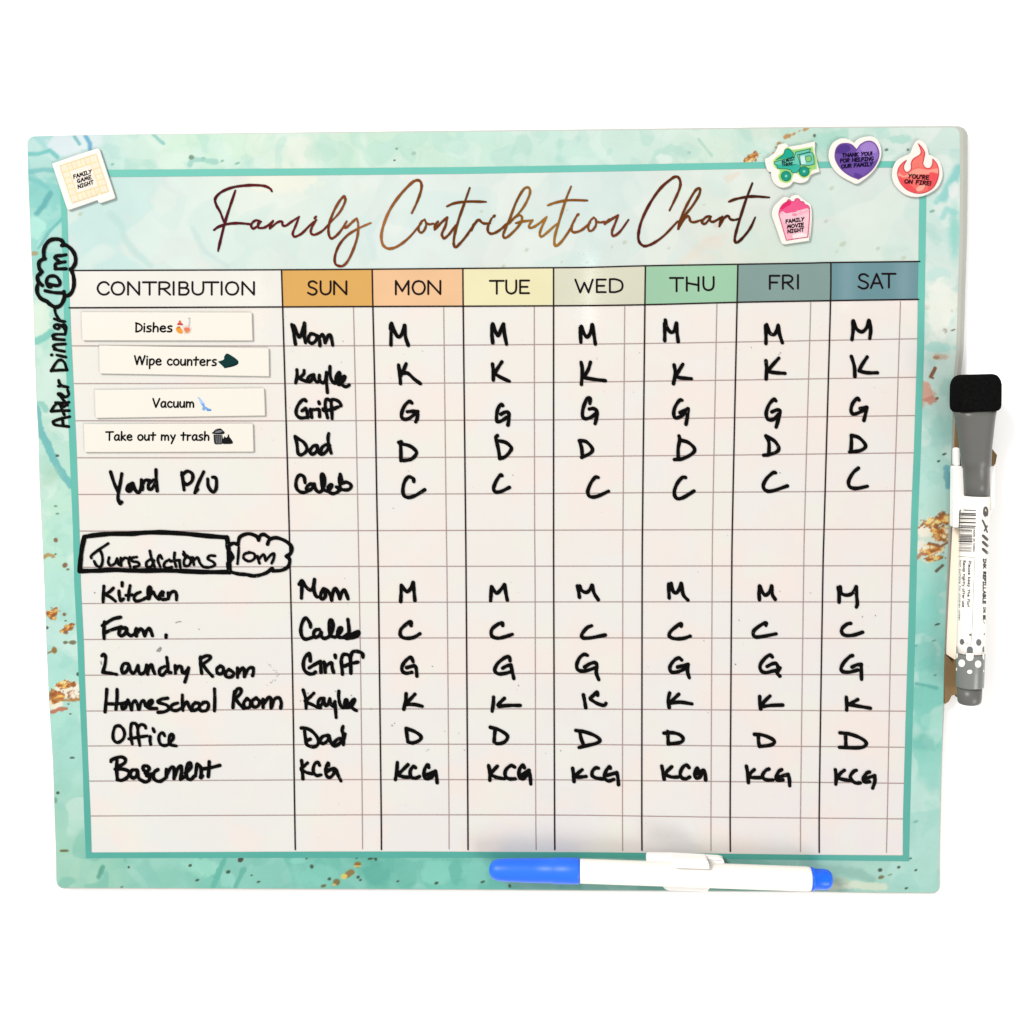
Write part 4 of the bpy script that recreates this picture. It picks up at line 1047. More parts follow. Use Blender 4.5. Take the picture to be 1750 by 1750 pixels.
# ------------------------------------------------------------------ comic lettering for the strips and the magnets: glyph = (width, strokes), cap height 100, x-height from 35 to 100
LOW = {
    'D': (62, '8,2 8,98; 4,2 40,18 60,48 50,80 24,96 6,98'), 'i': (16, '8,38 8,98; 8,10 8,14'), 's': (46, '40,38 22,36 8,48 16,62 36,72 40,86 28,97 4,96'), 'h': (52, '8,0 6,98; 8,64 22,42 38,44 46,62 46,98'),
    'e': (56, '8,66 48,62 44,44 28,36 10,50 6,74 18,94 36,98 52,90'), 'W': (104, '2,4 26,96! 50,8 74,96! 100,2'), 'p': (54, '8,40 8,138; 8,56 24,38 44,44 50,66 40,90 22,98 8,88'), 'c': (50, '46,46 28,36 10,50 6,74 18,94 34,98 48,90'),
    'o': (56, '28,36 10,46 4,70 14,92 30,98 48,88 52,64 44,44 28,36'), 'u': (54, '8,38 6,74 16,96 34,94 46,74 48,38; 48,38 50,98'), 'n': (52, '8,38 8,98; 8,62 22,42 38,42 46,60 46,98'), 't': (50, '26,10 24,98; 2,40 50,38'),
    'r': (42, '8,38 8,98; 8,64 18,46 38,40'), 'V': (72, '4,2 34,98! 70,2'), 'a': (56, '46,42 26,36 8,54 6,82 18,97 34,92 46,70 47,40; 47,40 46,80 54,98'), 'm': (84, '8,38 8,98; 8,60 20,42 34,44 42,62 42,96; 42,62 54,42 68,44 76,62 78,98'),
    'T': (76, '2,4 76,2; 38,4 38,98'), 'k': (50, '8,0 8,98; 44,40 10,68; 14,66 48,98'), 'y': (54, '6,40 28,84; 50,38 34,84 14,136'), 'l': (16, '8,0 8,98'), 'f': (44, '42,8 28,4 18,18 18,98; 2,44 36,42'), 'g': (54, '46,42 24,36 6,56 10,84 28,90 46,66 47,40; 47,40 48,112 34,134 8,130'),
    'P': (58, '8,2 8,98; 8,6 36,4 54,20 48,42 26,54 8,54'), 'R': (60, '8,2 8,98; 8,6 36,4 52,18 48,36 26,48 8,50; 20,50 56,98'), 'N': (66, '8,98 8,4! 58,96! 60,2'), 'b': (54, '8,0 8,98; 8,60 24,38 44,46 50,68 40,92 22,98 8,88'), 'd': (54, '48,0 48,98; 46,58 30,38 10,46 4,70 12,92 28,98 46,84'),
    ' ': (34, '')}
UP = {
    'F': (54, '8,4 6,98; 6,5 52,4; 6,50 44,46'), 'A': (66, '4,98 34,2! 62,98; 14,62 54,60'), 'M': (80, '4,98 16,4! 40,72! 62,4! 76,98'), 'I': (50, '25,4 25,96; 4,4 46,4; 4,96 46,96'), 'L': (52, '8,2 8,96! 50,96'), 'Y': (64, '4,2 32,48; 62,2 32,48 20,98'),
    'G': (68, '58,16 34,4 10,26 6,66 24,94 50,92 62,64! 36,62'), 'E': (56, '52,4 8,4! 8,96! 54,96; 8,48 46,48'), 'N': (68, '6,98 8,4! 58,96! 62,2'), 'H': (66, '8,2 8,98; 60,2 60,98; 8,52 60,50'), 'T': (66, '2,4 64,4; 33,4 33,98'), 'O': (72, '36,4 12,20 4,54 16,88 38,97 62,80 68,46 56,14 36,4'),
    'V': (64, '4,2 32,96! 62,2'), 'S': (56, '50,12 28,3 8,18 16,42 44,56 52,76 36,96 4,90'), 'U': (66, '6,2 6,64 20,94 42,94 58,66 60,2'), 'R': (60, '8,4 8,98; 8,5 38,4 54,22 40,44 8,50; 20,50 56,98'), 'K': (62, '8,2 8,98; 54,4 10,54; 16,50 58,98'), 'P': (58, '8,4 8,98; 8,5 40,4 54,24 42,48 8,54'),
    'D': (66, '8,4 8,96! 40,86 60,50 42,14 8,4'), 'X': (64, '4,4 60,96; 60,4 4,96'), 'C': (62, '56,18 34,4 10,24 6,66 24,94 56,86'), 'B': (60, '8,4 8,96! 44,94 54,74 40,52 8,50; 8,4 40,6 48,28 36,48'), "'": (14, '8,2 5,24'), '!': (20, '10,2 10,66; 10,92 10,97'), '.': (18, '9,94 9,97'), ' ': (40, '')}


def lettering(k, txt, a, b, cap, font, w, slant=0.0, gap=10):
    """text along the line a -> b (photo pixels, base line), cap height in pixels"""
    tot = sum(font[c][0] + gap for c in txt) - gap
    ux, uy = (b[0] - a[0]), (b[1] - a[1])
    L = math.hypot(ux, uy)
    sx = L / tot
    ux, uy = ux / L, uy / L
    vx, vy = -uy, ux
    x0 = 0.0
    for c in txt:
        wd, st = font[c]
        if st:
            for s in parse(st):
                q = []
                for x, y in s:
                    h = (100 - y) / 100 * cap
                    e = (x0 + x) * sx + slant * h
                    q.append((a[0] + ux * e - vx * h, a[1] + uy * e - vy * h))
                k.stroke(q, w, n=4)
        x0 += wd + gap


m_strip = mat('strip_card', base((253, 248, 237), 2.0), 0.42, 0.25)
m_card = mat('magnet_card', base((254, 251, 243), 1.9), 0.4, 0.3)
m_black = mat('black_lettering', (0.002, 0.0016, 0.002, 1), 0.5, 0.02)
ZS = 0.00095
Q = lambda t: [(120 + float(a.split(',')[0]) / 5, 525 + float(a.split(',')[1]) / 5) for a in t.split()]


def rounded(c, r=2.0):
    out = []
    n = len(c)
    for i, p in enumerate(c):
        for q in (c[i - 1], None, c[(i + 1) % n]):
            if q is None:
                d1 = [(c[i - 1][j] - p[j]) for j in (0, 1)]
                d2 = [(c[(i + 1) % n][j] - p[j]) for j in (0, 1)]
                l1, l2 = math.hypot(*d1), math.hypot(*d2)
                out.append((p[0] + 0.29 * r * (d1[0] / l1 + d2[0] / l2), p[1] + 0.29 * r * (d1[1] / l1 + d2[1] / l2)))
            else:
                d = (q[0] - p[0], q[1] - p[1])
                l = math.hypot(*d)
                out.append((p[0] + d[0] / l * r, p[1] + d[1] / l * r))
    return out


STRIPS = [
    ('95,42 1552,45 1559,286 103,285', 'Dishes', (555, 211), (872, 211), 78, 'white strip magnet printed with the word Dishes and a small fruit and bowl picture'),
    ('245,328 1696,350 1700,592 250,568', 'Wipe counters', (547, 492), (1250, 500), 80, 'white strip magnet printed Wipe counters beside a dark green cloth picture'),
    ('208,708 1657,692 1666,927 215,948', 'Vacuum', (703, 856), (1058, 856), 76, 'white strip magnet printed Vacuum beside a small light blue cleaner picture'),
    ('115,1000 1561,995 1567,1236 121,1240', 'Take out my trash', (302, 1138), (1187, 1138), 74, 'white strip magnet printed Take out my trash beside a dustbin picture')]
strip_obj = {}
for q, txt, a, b, cap, lab in STRIPS:
    t = thing('strip_magnet', lab, 'magnet', 'printed chore strips in the left column')
    slab('backing', rounded(Q(q), 1.6), 0.00035, ZS, m_strip, t)
    k = Ink(ZS + 0.00006, 0.00001)
    lettering(k, txt, (120 + a[0] / 5, 525 + a[1] / 5), (120 + b[0] / 5, 525 + b[1] / 5), cap / 5, LOW, 2.95, 0.02, 10)
    k.build('lettering', m_black, t)
    strip_obj[txt] = t


def flat(name, z, items, parent):
    """a small printed picture: a list of (rgb, shape) layers, each its own colour; joined into one mesh"""
    V, F, mi, mats = [], [], [], []
    for n_, (c, build) in enumerate(items):
        k = Ink(z + n_ * 0.000012, 0.000004)
        build(k)
        off = len(V)
        V += k.v
        for f in k.f:
            p, q, r = (k.v[i] for i in f[:3])
            f = f if (q - p).cross(r - p).z > 0 else f[::-1]
            F.append(tuple(i + off for i in f))
            mi.append(len(mats))
        mats.append(c if isinstance(c, bpy.types.Material) else mat('picture_ink', base(c), 0.4, 0.06, 0.10, 500))
    me = bpy.data.meshes.new(name)
    me.from_pydata([tuple(v) for v in V], [], F)
    for m in mats:
        me.materials.append(m)
    me.polygons.foreach_set('material_index', mi)
    me.update()
    o = bpy.data.objects.new(name, me)
    COL.objects.link(o)
    o.parent = parent
    return o


fl = lambda t, ox0, oy0, sc, n=4: (lambda k: k.fill(pts_of(t, ox0, oy0, sc, n)))
sk = lambda t, ox0, oy0, sc, w: (lambda k: k.text(t, ox0, oy0, sc, w))
dt = lambda x, y, r, r2=None: (lambda k: k.dot(x, y, r, r2, 0, 18, 0))
ZP = ZS + 0.00005
D = (220, 535, 7.955)
flat('picture', ZP, [((243, 164, 60), fl('650,200 690,190 720,220 735,270 700,280 660,260 640,220', *D)), ((214, 120, 40), fl('655,190 690,180 700,200 660,210', *D)), ((205, 70, 74), fl('655,155 690,125 725,140 740,165 700,165', *D)),
                     ((240, 120, 90), fl('675,120 695,98 715,120 700,140', *D)), ((248, 214, 206), fl('738,190 780,172 820,180 850,210 830,262 790,280 750,268', *D)), ((236, 130, 100), fl('755,205 800,195 832,215 820,255 780,262 758,240', *D)),
                     ((226, 164, 70), fl('770,245 815,242 805,268 780,268', *D)), ((212, 210, 212), sk('822,70 826,120 815,190', *D, 1.6)), ((196, 196, 200), sk('812,72 832,72', *D, 1.6))], strip_obj['Dishes'])
flat('picture', ZP, [((6, 56, 54), fl('1210,660! 1290,632 1298,590 1335,550 1400,580 1480,640 1490,680 1450,715 1380,735 1305,752! 1275,720', *D)), ((4, 40, 42), fl('1300,740! 1370,710 1440,690 1480,660 1488,690 1440,718 1370,738', *D))], strip_obj['Wipe counters'])
Vv = (170, 670, 7.2917)
flat('picture', ZP, [((166, 202, 250), fl('1222,62! 1245,70 1290,120 1312,150 1305,180 1285,175 1255,130', *Vv)), ((120, 172, 240), fl('1262,140 1300,150 1308,182 1285,178', *Vv)), ((196, 222, 252), fl('1232,85 1250,90 1285,135 1275,140', *Vv)),
                     ((132, 180, 240), fl('1278,215! 1290,182 1320,180 1360,205 1388,212 1385,235! 1340,232 1320,215 1300,232', *Vv)), ((90, 146, 224), sk('1345,228 1385,226', *Vv, 2.2))], strip_obj['Vacuum'])
flat('picture', ZP, [((40, 42, 44), fl('1420,530! 1530,535! 1540,600 1530,645 1480,652 1432,640', *Vv)), ((150, 152, 154), sk('1450,545 1458,635; 1475,545 1478,640; 1500,545 1498,640; 1520,545 1515,635', *Vv, 0.9)), ((30, 32, 34), fl('1400,510 1430,490 1500,460 1540,480 1560,505 1540,525 1470,528 1415,520', *Vv)),
                     ((130, 134, 136), fl('1440,498 1500,476 1530,490 1500,505 1450,508', *Vv)), ((24, 24, 26), sk('1425,495 1450,470 1500,458 1525,470', *Vv, 1.3)), ((22, 22, 24), fl('1535,640 1530,600 1550,570 1560,548! 1580,570 1600,545 1595,530! 1620,532! 1615,552 1650,600 1662,630 1645,645 1560,648', *Vv))], strip_obj['Take out my trash'])

# ------------------------------------------------------------------ the shaped magnets
ZM = 0.0012
GRP = 'shaped reward magnets'
A = (80, 240, 12.5)
t = thing('game_board_magnet', 'cream square board game magnet reading Family Game Night in the top left corner', 'magnet', GRP)
slab('backing', pts_of('105,495! 590,325! 1082,165! 1115,178! 1140,230! 1460,1205! 1440,1242! 1145,1342! 1100,1325! 1078,1275! 770,1385! 470,1488! 432,1470!', *A, 1), 0.0004, ZM, m_card, t)
U = lambda u, v: ((275 + 778 * u + 268 * v), (540 - 252 * u + 800 * v))
seg = lambda *q: ' '.join('%.1f,%.1f!' % U(u, v) for u, v in q)
ls = [seg((0, 0), (1, 0), (1, 1), (.78, 1), (.74, .9), (.70, 1), (0, 1), (0, 0)), seg((.19, .19), (.8, .19), (.8, .81), (.19, .81), (.19, .19))]
for a in (.19, .31, .43, .55, .67, .8):
    ls += [seg((a, .03), (a, .18)), seg((a, .82), (a, .97))]
for a in (.19, .35, .5, .65, .81):
    ls += [seg((.02, a), (.18, a)), seg((.82, a), (.98, a))]
flat('picture', ZM + 0.00005, [((254, 240, 216), lambda k: k.fill([(80 + x / 12.5, 240 + y / 12.5) for x, y in (U(.02, .02), U(.98, .02), U(.98, .98), U(.02, .98))])),
                               ((253, 229, 168), sk('; '.join(ls), *A, 1.5)), ((253, 244, 232), lambda k: k.fill([(80 + x / 12.5, 240 + y / 12.5) for x, y in (U(.21, .21), U(.78, .21), U(.78, .79), U(.21, .79))]))], t)
k = Ink(ZM + 0.0001, 0.00001)
z = lambda x, y, o=A: (o[0] + x / o[2], o[1] + y / o[2])
lettering(k, 'FAMILY', z(575, 818), z(962, 698), 6.3, UP, 1.75, 0.16, 12)
lettering(k, 'GAME', z(655, 912), z(952, 820), 6.3, UP, 1.75, 0.16, 12)
lettering(k, 'NIGHT', z(668, 1030), z(1000, 925), 6.3, UP, 1.75, 0.16, 12)
k.build('lettering', m_black, t)

A = (1300, 230, 8.75)
t = thing('dump_truck_magnet', 'white edged magnet of a green dump truck reading Almost There', 'magnet', GRP)
slab('backing', pts_of('70,365 110,345 150,318 230,245 270,155 320,140 380,130 420,180! 600,150 800,105 825,118 812,240 850,420 885,555! 760,600 700,690 600,725 490,705! 430,770 320,795 220,745 170,660 155,560! 110,545 75,450', *A), 0.0004, ZM, m_card, t)
flat('glow', ZM + 0.00005, [((214, 240, 150), fl('180,410 240,330 330,280 370,200 425,190 490,225 700,190 785,178! 795,270 835,350 842,515! 765,540 735,615 640,655 565,605 510,565 480,625 455,695 380,725 295,695 262,620 285,540 220,500', *A)),
                            ((160, 220, 130), fl('195,410 250,340 340,290 380,208 425,200 490,232 700,200 772,188! 785,275 825,350 832,508! 755,530 722,600 640,640 570,592 515,552 470,620 445,685 380,712 305,685 275,620 298,545 225,490', *A))], t)
TR = flat('truck_body', ZM + 0.0001, [((36, 176, 150), fl('235,378! 340,295 365,228 420,215 470,255 492,292 470,335! 350,360', *A)), ((112, 208, 186), fl('205,408! 500,332! 525,262! 745,212! 735,255! 550,302! 590,470 545,560 470,567 430,522 250,502! 240,452! 212,448!', *A)),
                                      ((60, 186, 164), fl('215,445! 400,450 560,440! 580,470 545,560 470,565 430,520 250,500! 240,450!', *A)), ((120, 206, 190), fl('575,302! 755,268 790,330 802,440! 720,462! 600,452!', *A)),
                                      ((206, 240, 238), fl('592,325! 655,312! 675,438! 606,446!', *A)), ((140, 206, 120), fl('665,335 740,318 757,385 690,405', *A)),
                                      ((10, 112, 96), sk('235,378! 340,295 365,228 420,215 470,255 492,292 470,335; 205,408! 500,332! 525,262! 745,212! 735,255! 550,302! 590,470 545,560 470,567 430,522 250,502! 240,452! 212,448! 205,408!; 575,302! 755,268 790,330 802,440! 720,462! 600,452! 575,302; 665,335 740,318 757,385 690,405 665,335; 640,560 660,530 740,500', *A, 0.95))], t)
for (wx, wy, r) in ((380, 620, 76), (650, 550, 78)):
    x, y = z(wx, wy, A)
    r /= 8.75
    flat('wheel', ZM + 0.00022, [((10, 112, 96), dt(x, y, r)), ((30, 160, 134), dt(x, y, r * .87)), ((14, 120, 104), dt(x, y, r * .46)), ((70, 190, 166), dt(x, y, r * .38)), ((150, 222, 200), dt(x, y, r * .2))], t)
k = Ink(ZM + 0.0003, 0.00001)
lettering(k, 'ALMOST', z(318, 430, A), z(512, 378, A), 5.2, UP, 1.0, 0.16, 14)
lettering(k, 'THERE...', z(318, 478, A), z(520, 446, A), 4.6, UP, 0.95, 0.16, 14)
k.build('lettering', m_black, t)

A = (1410, 220, 7.955)
t = thing('heart_magnet', 'purple heart magnet with white edge thanking for helping our family', 'magnet', GRP)
slab('backing', pts_of('50,370 65,270 120,180 220,130 320,140 400,190! 450,138 540,108 640,103 720,150 765,260 765,370 720,490 630,610 520,700 430,750 340,715 200,635 110,540 65,450', *A), 0.0004, ZM, m_card, t)
flat('picture', ZM + 0.00005, [((150, 80, 150), fl('128,360 150,260 210,203 300,193 370,215 430,275! 480,208 560,166 640,168 702,220 738,310 732,400 682,510 590,612 455,693! 330,642 218,557 148,450', *A)),
                               ((112, 82, 166), fl('136,360 158,262 215,210 300,200 365,222 430,285! 485,215 560,174 640,176 696,226 730,312 724,400 675,507 585,605 455,684! 334,635 224,552 155,448', *A)),
                               ((148, 116, 198), fl('432,300! 485,222 560,180 636,182 690,230 722,312 716,398 660,440 560,420 470,380 400,350', *A)), ((168, 136, 212), fl('480,250 560,190 640,195 690,245 700,320 620,330 520,310', *A)), ((88, 60, 146), fl('150,330 170,265 230,215 320,225 340,290 250,330', *A)),
                               ((122, 88, 176), fl('260,560 380,530 520,520 610,530 560,600 460,660 350,620', *A)), ((96, 66, 152), fl('400,600 480,620 500,650 455,676! 400,650', *A))], t)
k = Ink(ZM + 0.00016, 0.00001)
for tx, a, b, cp in (('THANK YOU!', (232, 388), (640, 360), 6.2), ('FOR HELPING', (205, 462), (660, 430), 6.4), ('OUR FAMILY', (222, 538), (648, 502), 6.2)):
    lettering(k, tx, z(*a, A), z(*b, A), cp, UP, 1.75, 0.14, 10)
k.build('lettering', mat('violet_black_lettering', base((24, 8, 50)), 0.5, 0.04), t)

t = thing('flame_magnet', "red flame magnet with white edge reading You're on fire, in the top right corner", 'magnet', GRP)
slab('backing', pts_of('915,600 930,520 980,430 1080,370 1160,330 1200,235 1240,170 1300,150 1380,220 1415,350! 1480,375 1560,440 1600,570 1590,690 1530,800 1420,880 1290,925 1160,920 1050,870 960,780 920,690', *A), 0.0004, ZM, m_card, t)
fo_ = '1268,202! 1322,260 1356,330 1340,420 1332,480 1370,532 1430,532 1460,480 1465,410! 1522,480 1546,580 1530,690 1470,800 1370,862 1250,877 1120,832 1030,742 988,630 1000,540 1050,470 1107,428! 1075,490 1070,540 1100,587 1140,582 1172,540 1172,470 1202,410 1292,350 1302,290'
flat('picture', ZM + 0.00005, [((252, 116, 110), fl(fo_, *A)), ((254, 164, 146), fl('1000,600 1080,640 1200,560 1280,540 1400,560 1530,540 1540,600 1450,610 1300,620 1150,650 1010,660', *A)), ((252, 128, 118), fl('1210,420 1290,360 1330,400 1325,480 1350,530 1260,520 1190,540 1180,470', *A)),
                               ((254, 178, 160), fl('1250,800 1300,770 1360,760 1340,820 1290,850 1240,840', *A)), ((246, 86, 92), fl('1010,640 1090,700 1200,800 1250,860 1120,822 1040,735', *A)), ((246, 90, 96), fl('1420,600 1530,620 1500,740 1400,830 1420,740', *A)),
                               ((222, 26, 64), sk(fo_ + ' 1268,202', *A, 1.25))], t)
k = Ink(ZM + 0.0002, 0.00001)
lettering(k, "YOU'RE", z(1128, 668, A), z(1408, 692, A), 6.8, UP, 1.75, 0.06, 12)
lettering(k, 'ON FIRE!', z(1078, 740, A), z(1440, 770, A), 6.8, UP, 1.75, 0.06, 12)
k.build('lettering', mat('red_black_lettering', base((50, 4, 24)), 0.5, 0.04), t)

A = (1300, 230, 8.75)
t = thing('popcorn_magnet', 'pink popcorn tub magnet with white edge reading Family Movie Night', 'magnet', GRP)
slab('backing', pts_of('170,1200 200,1080 280,990 360,930 440,950! 480,910 560,900 610,940 690,1000 750,1050 770,1200 760,1400 735,1570 700,1592 480,1625 350,1642 310,1612 270,1500 210,1330', *A), 0.0004, ZM, m_card, t)
po = '270,1190! 290,1105 330,1045 395,1000 405,980 430,970 462,1000! 500,1000 525,962 568,960 600,1000 640,1005 660,1042 712,1065 732,1120 726,1300 706,1532! 540,1555 385,1582! 340,1430 290,1262'
flat('picture', ZM + 0.00005, [((254, 186, 204), fl(po, *A)), ((254, 206, 218), fl('300,1200 440,1170 600,1200 715,1160 712,1300 690,1520! 540,1540 480,1550 460,1400 330,1290', *A)), ((246, 96, 148), fl('285,1180 292,1105 335,1045 398,1000 420,978 460,1002 500,1002 528,968 566,966 600,1005 640,1010 660,1046 708,1070 725,1110 690,1112 640,1110 600,1140 560,1130 510,1160 460,1160 400,1180 340,1160', *A)),
                               ((236, 44, 112), fl('300,1110 338,1048 398,1002 425,985 455,1010 440,1050 380,1080 330,1120', *A)), ((254, 226, 232), sk('300,1168 340,1158 372,1196 412,1180 452,1206 500,1166 548,1180 575,1150 612,1128 640,1142 680,1110 712,1118', *A, 1.3)),
                               ((250, 150, 180), fl('470,1190 500,1172 540,1190 530,1215 480,1215', *A)), ((255, 238, 240), fl('480,1500 600,1470 690,1490! 690,1528! 540,1548 490,1552', *A)), ((222, 40, 104), sk(po + ' 270,1190', *A, 1.15))], t)
k = Ink(ZM + 0.0002, 0.00001)
for tx, a, b in (('FAMILY', (375, 1328), (650, 1288)), ('MOVIE', (398, 1402), (642, 1372)), ('NIGHT', (402, 1475), (645, 1445))):
    lettering(k, tx, z(*a, A), z(*b, A), 6.0, UP, 1.6, 0.14, 12)
k.build('lettering', mat('pink_black_lettering', base((26, 4, 16)), 0.5, 0.04), t)
# ------------------------------------------------------------------ the two pens and their clips
def loft(name, rings, material, parent, smooth=True, cap0=True, cap1=True, seg=32):
    """rings: (centre, axis dir, half width across, half height, squareness); superellipse sections"""
    V, F = [], []
    up = Vector((0, 0, 1))
    for c, d, hw, hh, e in rings:
        d = d.normalized()
        side = d.cross(up).normalized()
        u2 = side.cross(d).normalized()
        for k in range(seg):
            a = 2 * math.pi * k / seg
            ca, sa = math.cos(a), math.sin(a)
            x = math.copysign(abs(ca) ** (2 / e), ca) * hw
            y = math.copysign(abs(sa) ** (2 / e), sa) * hh
            V.append(c + side * x + u2 * y)
    for r in range(len(rings) - 1):
        for k in range(seg):
            j = (k + 1) % seg
            F.append((r * seg + k, r * seg + j, (r + 1) * seg + j, (r + 1) * seg + k))
    if cap0:
        F.append(tuple(range(seg))[::-1])
    if cap1:
        F.append(tuple((len(rings) - 1) * seg + k for k in range(seg)))
    me = bpy.data.meshes.new(name)
    me.from_pydata([tuple(v) for v in V], [], F)
    bm = bmesh.new()
    bm.from_mesh(me)
    bmesh.ops.recalc_face_normals(bm, faces=bm.faces)
    bm.to_mesh(me)
    bm.free()
    me.materials.append(material)
    if smooth:
        me.polygons.foreach_set('use_smooth', [len(p.vertices) == 4 for p in me.polygons])
    me.update()
    o = bpy.data.objects.new(name, me)
    COL.objects.link(o)
    o.parent = parent
    return o


def box_px(name, outline, z0, z1, material, parent, bevel=0.0004, r=3.0):
    return slab(name, rounded(outline, r), z0, z1, material, parent, bevel)


m_felt = mat('black_felt', (0.0035, 0.0035, 0.0035, 1), 0.95, 0.02, 0.9, 900)
m_grey = mat('grey_plastic', base((112, 112, 108)), 0.38, 0.35, 0.06, 120)
m_grey2 = mat('grey_sleeve', base((140, 144, 140)), 0.3, 0.4)
m_barrel = mat('white_barrel', base((253, 248, 240), 1.4), 0.32, 0.25)
m_clip = mat('white_clip', base((254, 252, 248), 1.25), 0.35, 0.25)
m_print2 = mat('grey_print_ink', base((52, 52, 52)), 0.4, 0.2)
m_soft = mat('grey_small_print', base((104, 100, 96)), 0.4, 0.2)
m_tan = mat('wall_shadow_tan', base((150, 122, 84)), 0.8, 0.1, 0.25, 200)  # tan colour standing in for shadow on a wall

# grey and black pen with an eraser cap, standing along the right edge
ZC = 0.0098
pen = thing('dry_erase_marker', 'dotted white and grey marker with black felt eraser cap clipped on the right edge', 'marker')
AX = [(640, 1667.5), (703, 1666.5), (765, 1667.5), (797, 1668.5), (847, 1668.6), (870, 1666.5), (900, 1665), (1000, 1662), (1150, 1658), (1203, 1656.5)]
axis_x = lambda y: float(np.interp(y, [a for a, _ in AX], [b for _, b in AX]))


def ring(y, hw_px, hh, e=2.0):
    c = P(axis_x(y), y, ZC)
    d = P(axis_x(y + 8), y + 8, ZC) - P(axis_x(y - 8), y - 8, ZC)
    s = (P(axis_x(y) + 1, y, ZC) - P(axis_x(y), y, ZC)).length
    return (c, d, hw_px * s, hh, e)


loft('eraser', [ring(639.6, 24, .0056, 3.2), ring(640.6, 28, .0064, 3.6), ring(642.5, 31.4, .0070, 4), ring(646, 34.2, .0075, 4.2), ring(651, 36.4, .0079, 4.5), ring(658, 37.4, .0081, 5), ring(672, 37.6, .0081, 5), ring(692, 37.4, .0081, 5), ring(698, 36.6, .0079, 5), ring(702.5, 34, .0074, 4)], m_felt, pen)
loft('cap', [ring(702.8, 33.4, .0070, 3), ring(712, 32, .0068, 2.8), ring(725, 30.4, .0066, 2.6), ring(740, 29, .0064, 2.4), ring(765, 26.4, .0060, 2.2), ring(785, 25, .0057, 2.1), ring(797, 24.4, .0056), ring(799, 22.2, .0052), ring(825, 21.2, .0050), ring(846.5, 20.4, .0049)], m_grey, pen)
RB = .00535
loft('barrel', [ring(847.5, 20.6, .0049), ring(849, 22.4, .0052), ring(880, 23.6, RB), ring(1000, 24.2, RB), ring(1100, 24, RB), ring(1115, 23.8, RB)], m_barrel, pen)
loft('sleeve', [ring(1116.5, 23.8, RB), ring(1118, 24, RB), ring(1172, 23.4, RB * .98), ring(1173.6, 22.6, RB * .95)], m_grey2, pen)
loft('end_plug', [ring(1174, 20.6, RB * .86), ring(1192, 20.4, RB * .85), ring(1199, 19.4, RB * .8), ring(1202, 17, RB * .7), ring(1203.5, 13, RB * .55)], m_grey, pen)


def on_pen(px, py):
    """height of the barrel's surface seen at px, py"""
    c = P(axis_x(py), py, ZC)
    r = 24.0 * (P(axis_x(py) + 1, py, ZC) - c).length + 0.00002
    z_ = ZC + RB
    for _ in range(12):
        d = min(0.985 * r, abs(P(px, py, z_).x - c.x))
        z_ = 0.5 * z_ + 0.5 * (ZC + (RB + 0.00002) * math.sqrt(1 - (d / r) ** 2))
    return z_


O4 = (1600, 850, 8.75)
k = Ink(0.00008, 0.000004, on_pen)
for y0, h, x0, x1 in ((188, 12, 410, 588), (236, 15, 350, 588), (260, 18, 348, 588), (285, 3, 350, 588), (312, 16, 345, 585), (335, 3, 350, 585), (372, 18, 345, 585), (424, 15, 342, 585), (450, 14, 340, 580), (476, 4, 340, 530), (488, 8, 340, 535),
                      (502, 6, 340, 535), (520, 3, 340, 535), (545, 3, 338, 535), (560, 10, 338, 535), (580, 12, 338, 535), (600, 10, 338, 535), (616, 8, 338, 535), (632, 10, 338, 535), (656, 19, 338, 535), (686, 6, 336, 532), (698, 4, 336, 532), (716, 3, 336, 532),
                      (740, 5, 334, 530), (756, 6, 334, 530), (770, 3, 332, 530), (790, 6, 330, 528), (802, 4, 330, 528)):
    pts = [(1600 + (x0 + (x1 - x0) * i / 6) / 8.75, 850 + (y0 + 8 * i / 6) / 8.75) for i in range(7)]
    k.stroke(pts, h / 8.75, n=1)
k.build('barcode', m_print2, pen)
k = Ink(0.00008, 0.000004, on_pen)
k.text('318,880 450,890 578,905!; 578,905 560,1300 540,1900 520,2200!; 520,2200 440,2180 400,2160', *O4, 0.5, n=6)
lettering(k, 'Please keep the flat', z(482, 948, O4), z(462, 1640, O4), 4.6, LOW, 1.0, 0, 12)
lettering(k, 'Recap tightly after use', z(402, 944, O4), z(388, 1640, O4), 4.2, LOW, 0.95, 0, 12)
k2 = k
k.build('small_print', m_print2, pen)
k = Ink(0.00008, 0.000004, on_pen)
lettering(k, 'Not suitable for children under', z(346, 938, O4), z(334, 1840, O4), 3.0, LOW, 0.55, 0, 12)
lettering(k, 'MADE IN CHINA', z(556, 480, O4), z(552, 812, O4), 2.8, UP, 0.75, 0, 12)
k.build('small_print', m_soft, pen)
k = Ink(0.00008, 0.000004, on_pen)
lettering(k, 'G', z(712, 138, O4), z(712, 292, O4), 6.6, UP, 3.2, 0)
k.text('690,340 730,430 764,520; 764,430 720,500; 700,350 745,440', *O4, 2.6)
for y0 in (585, 680, 785):
    k.text('702,%d 762,%d' % (y0 - 10, y0 + 45), *O4, 5.0)
k.build('brand_print', m_soft, pen)
k = Ink(0.00008, 0.000004, on_pen)
lettering(k, 'INK REFILLABLE', z(704, 916, O4), z(698, 1590, O4), 4.9, UP, 1.65, 0, 10)
lettering(k, 'INK', z(706, 1640, O4), z(704, 1730, O4), 4, UP, 0.9, 0, 10)
k.fill([z(700, 1760, O4), z(740, 1760, O4), z(740, 1830, O4), z(752, 1830, O4), z(722, 1890, O4), z(692, 1830, O4), z(702, 1830, O4)])
k.build('side_print', m_print2, pen)
O5 = (1590, 1030, 8.75)
m_dotg = mat('grey_dots', base((120, 124, 126)), 0.35, 0.3)


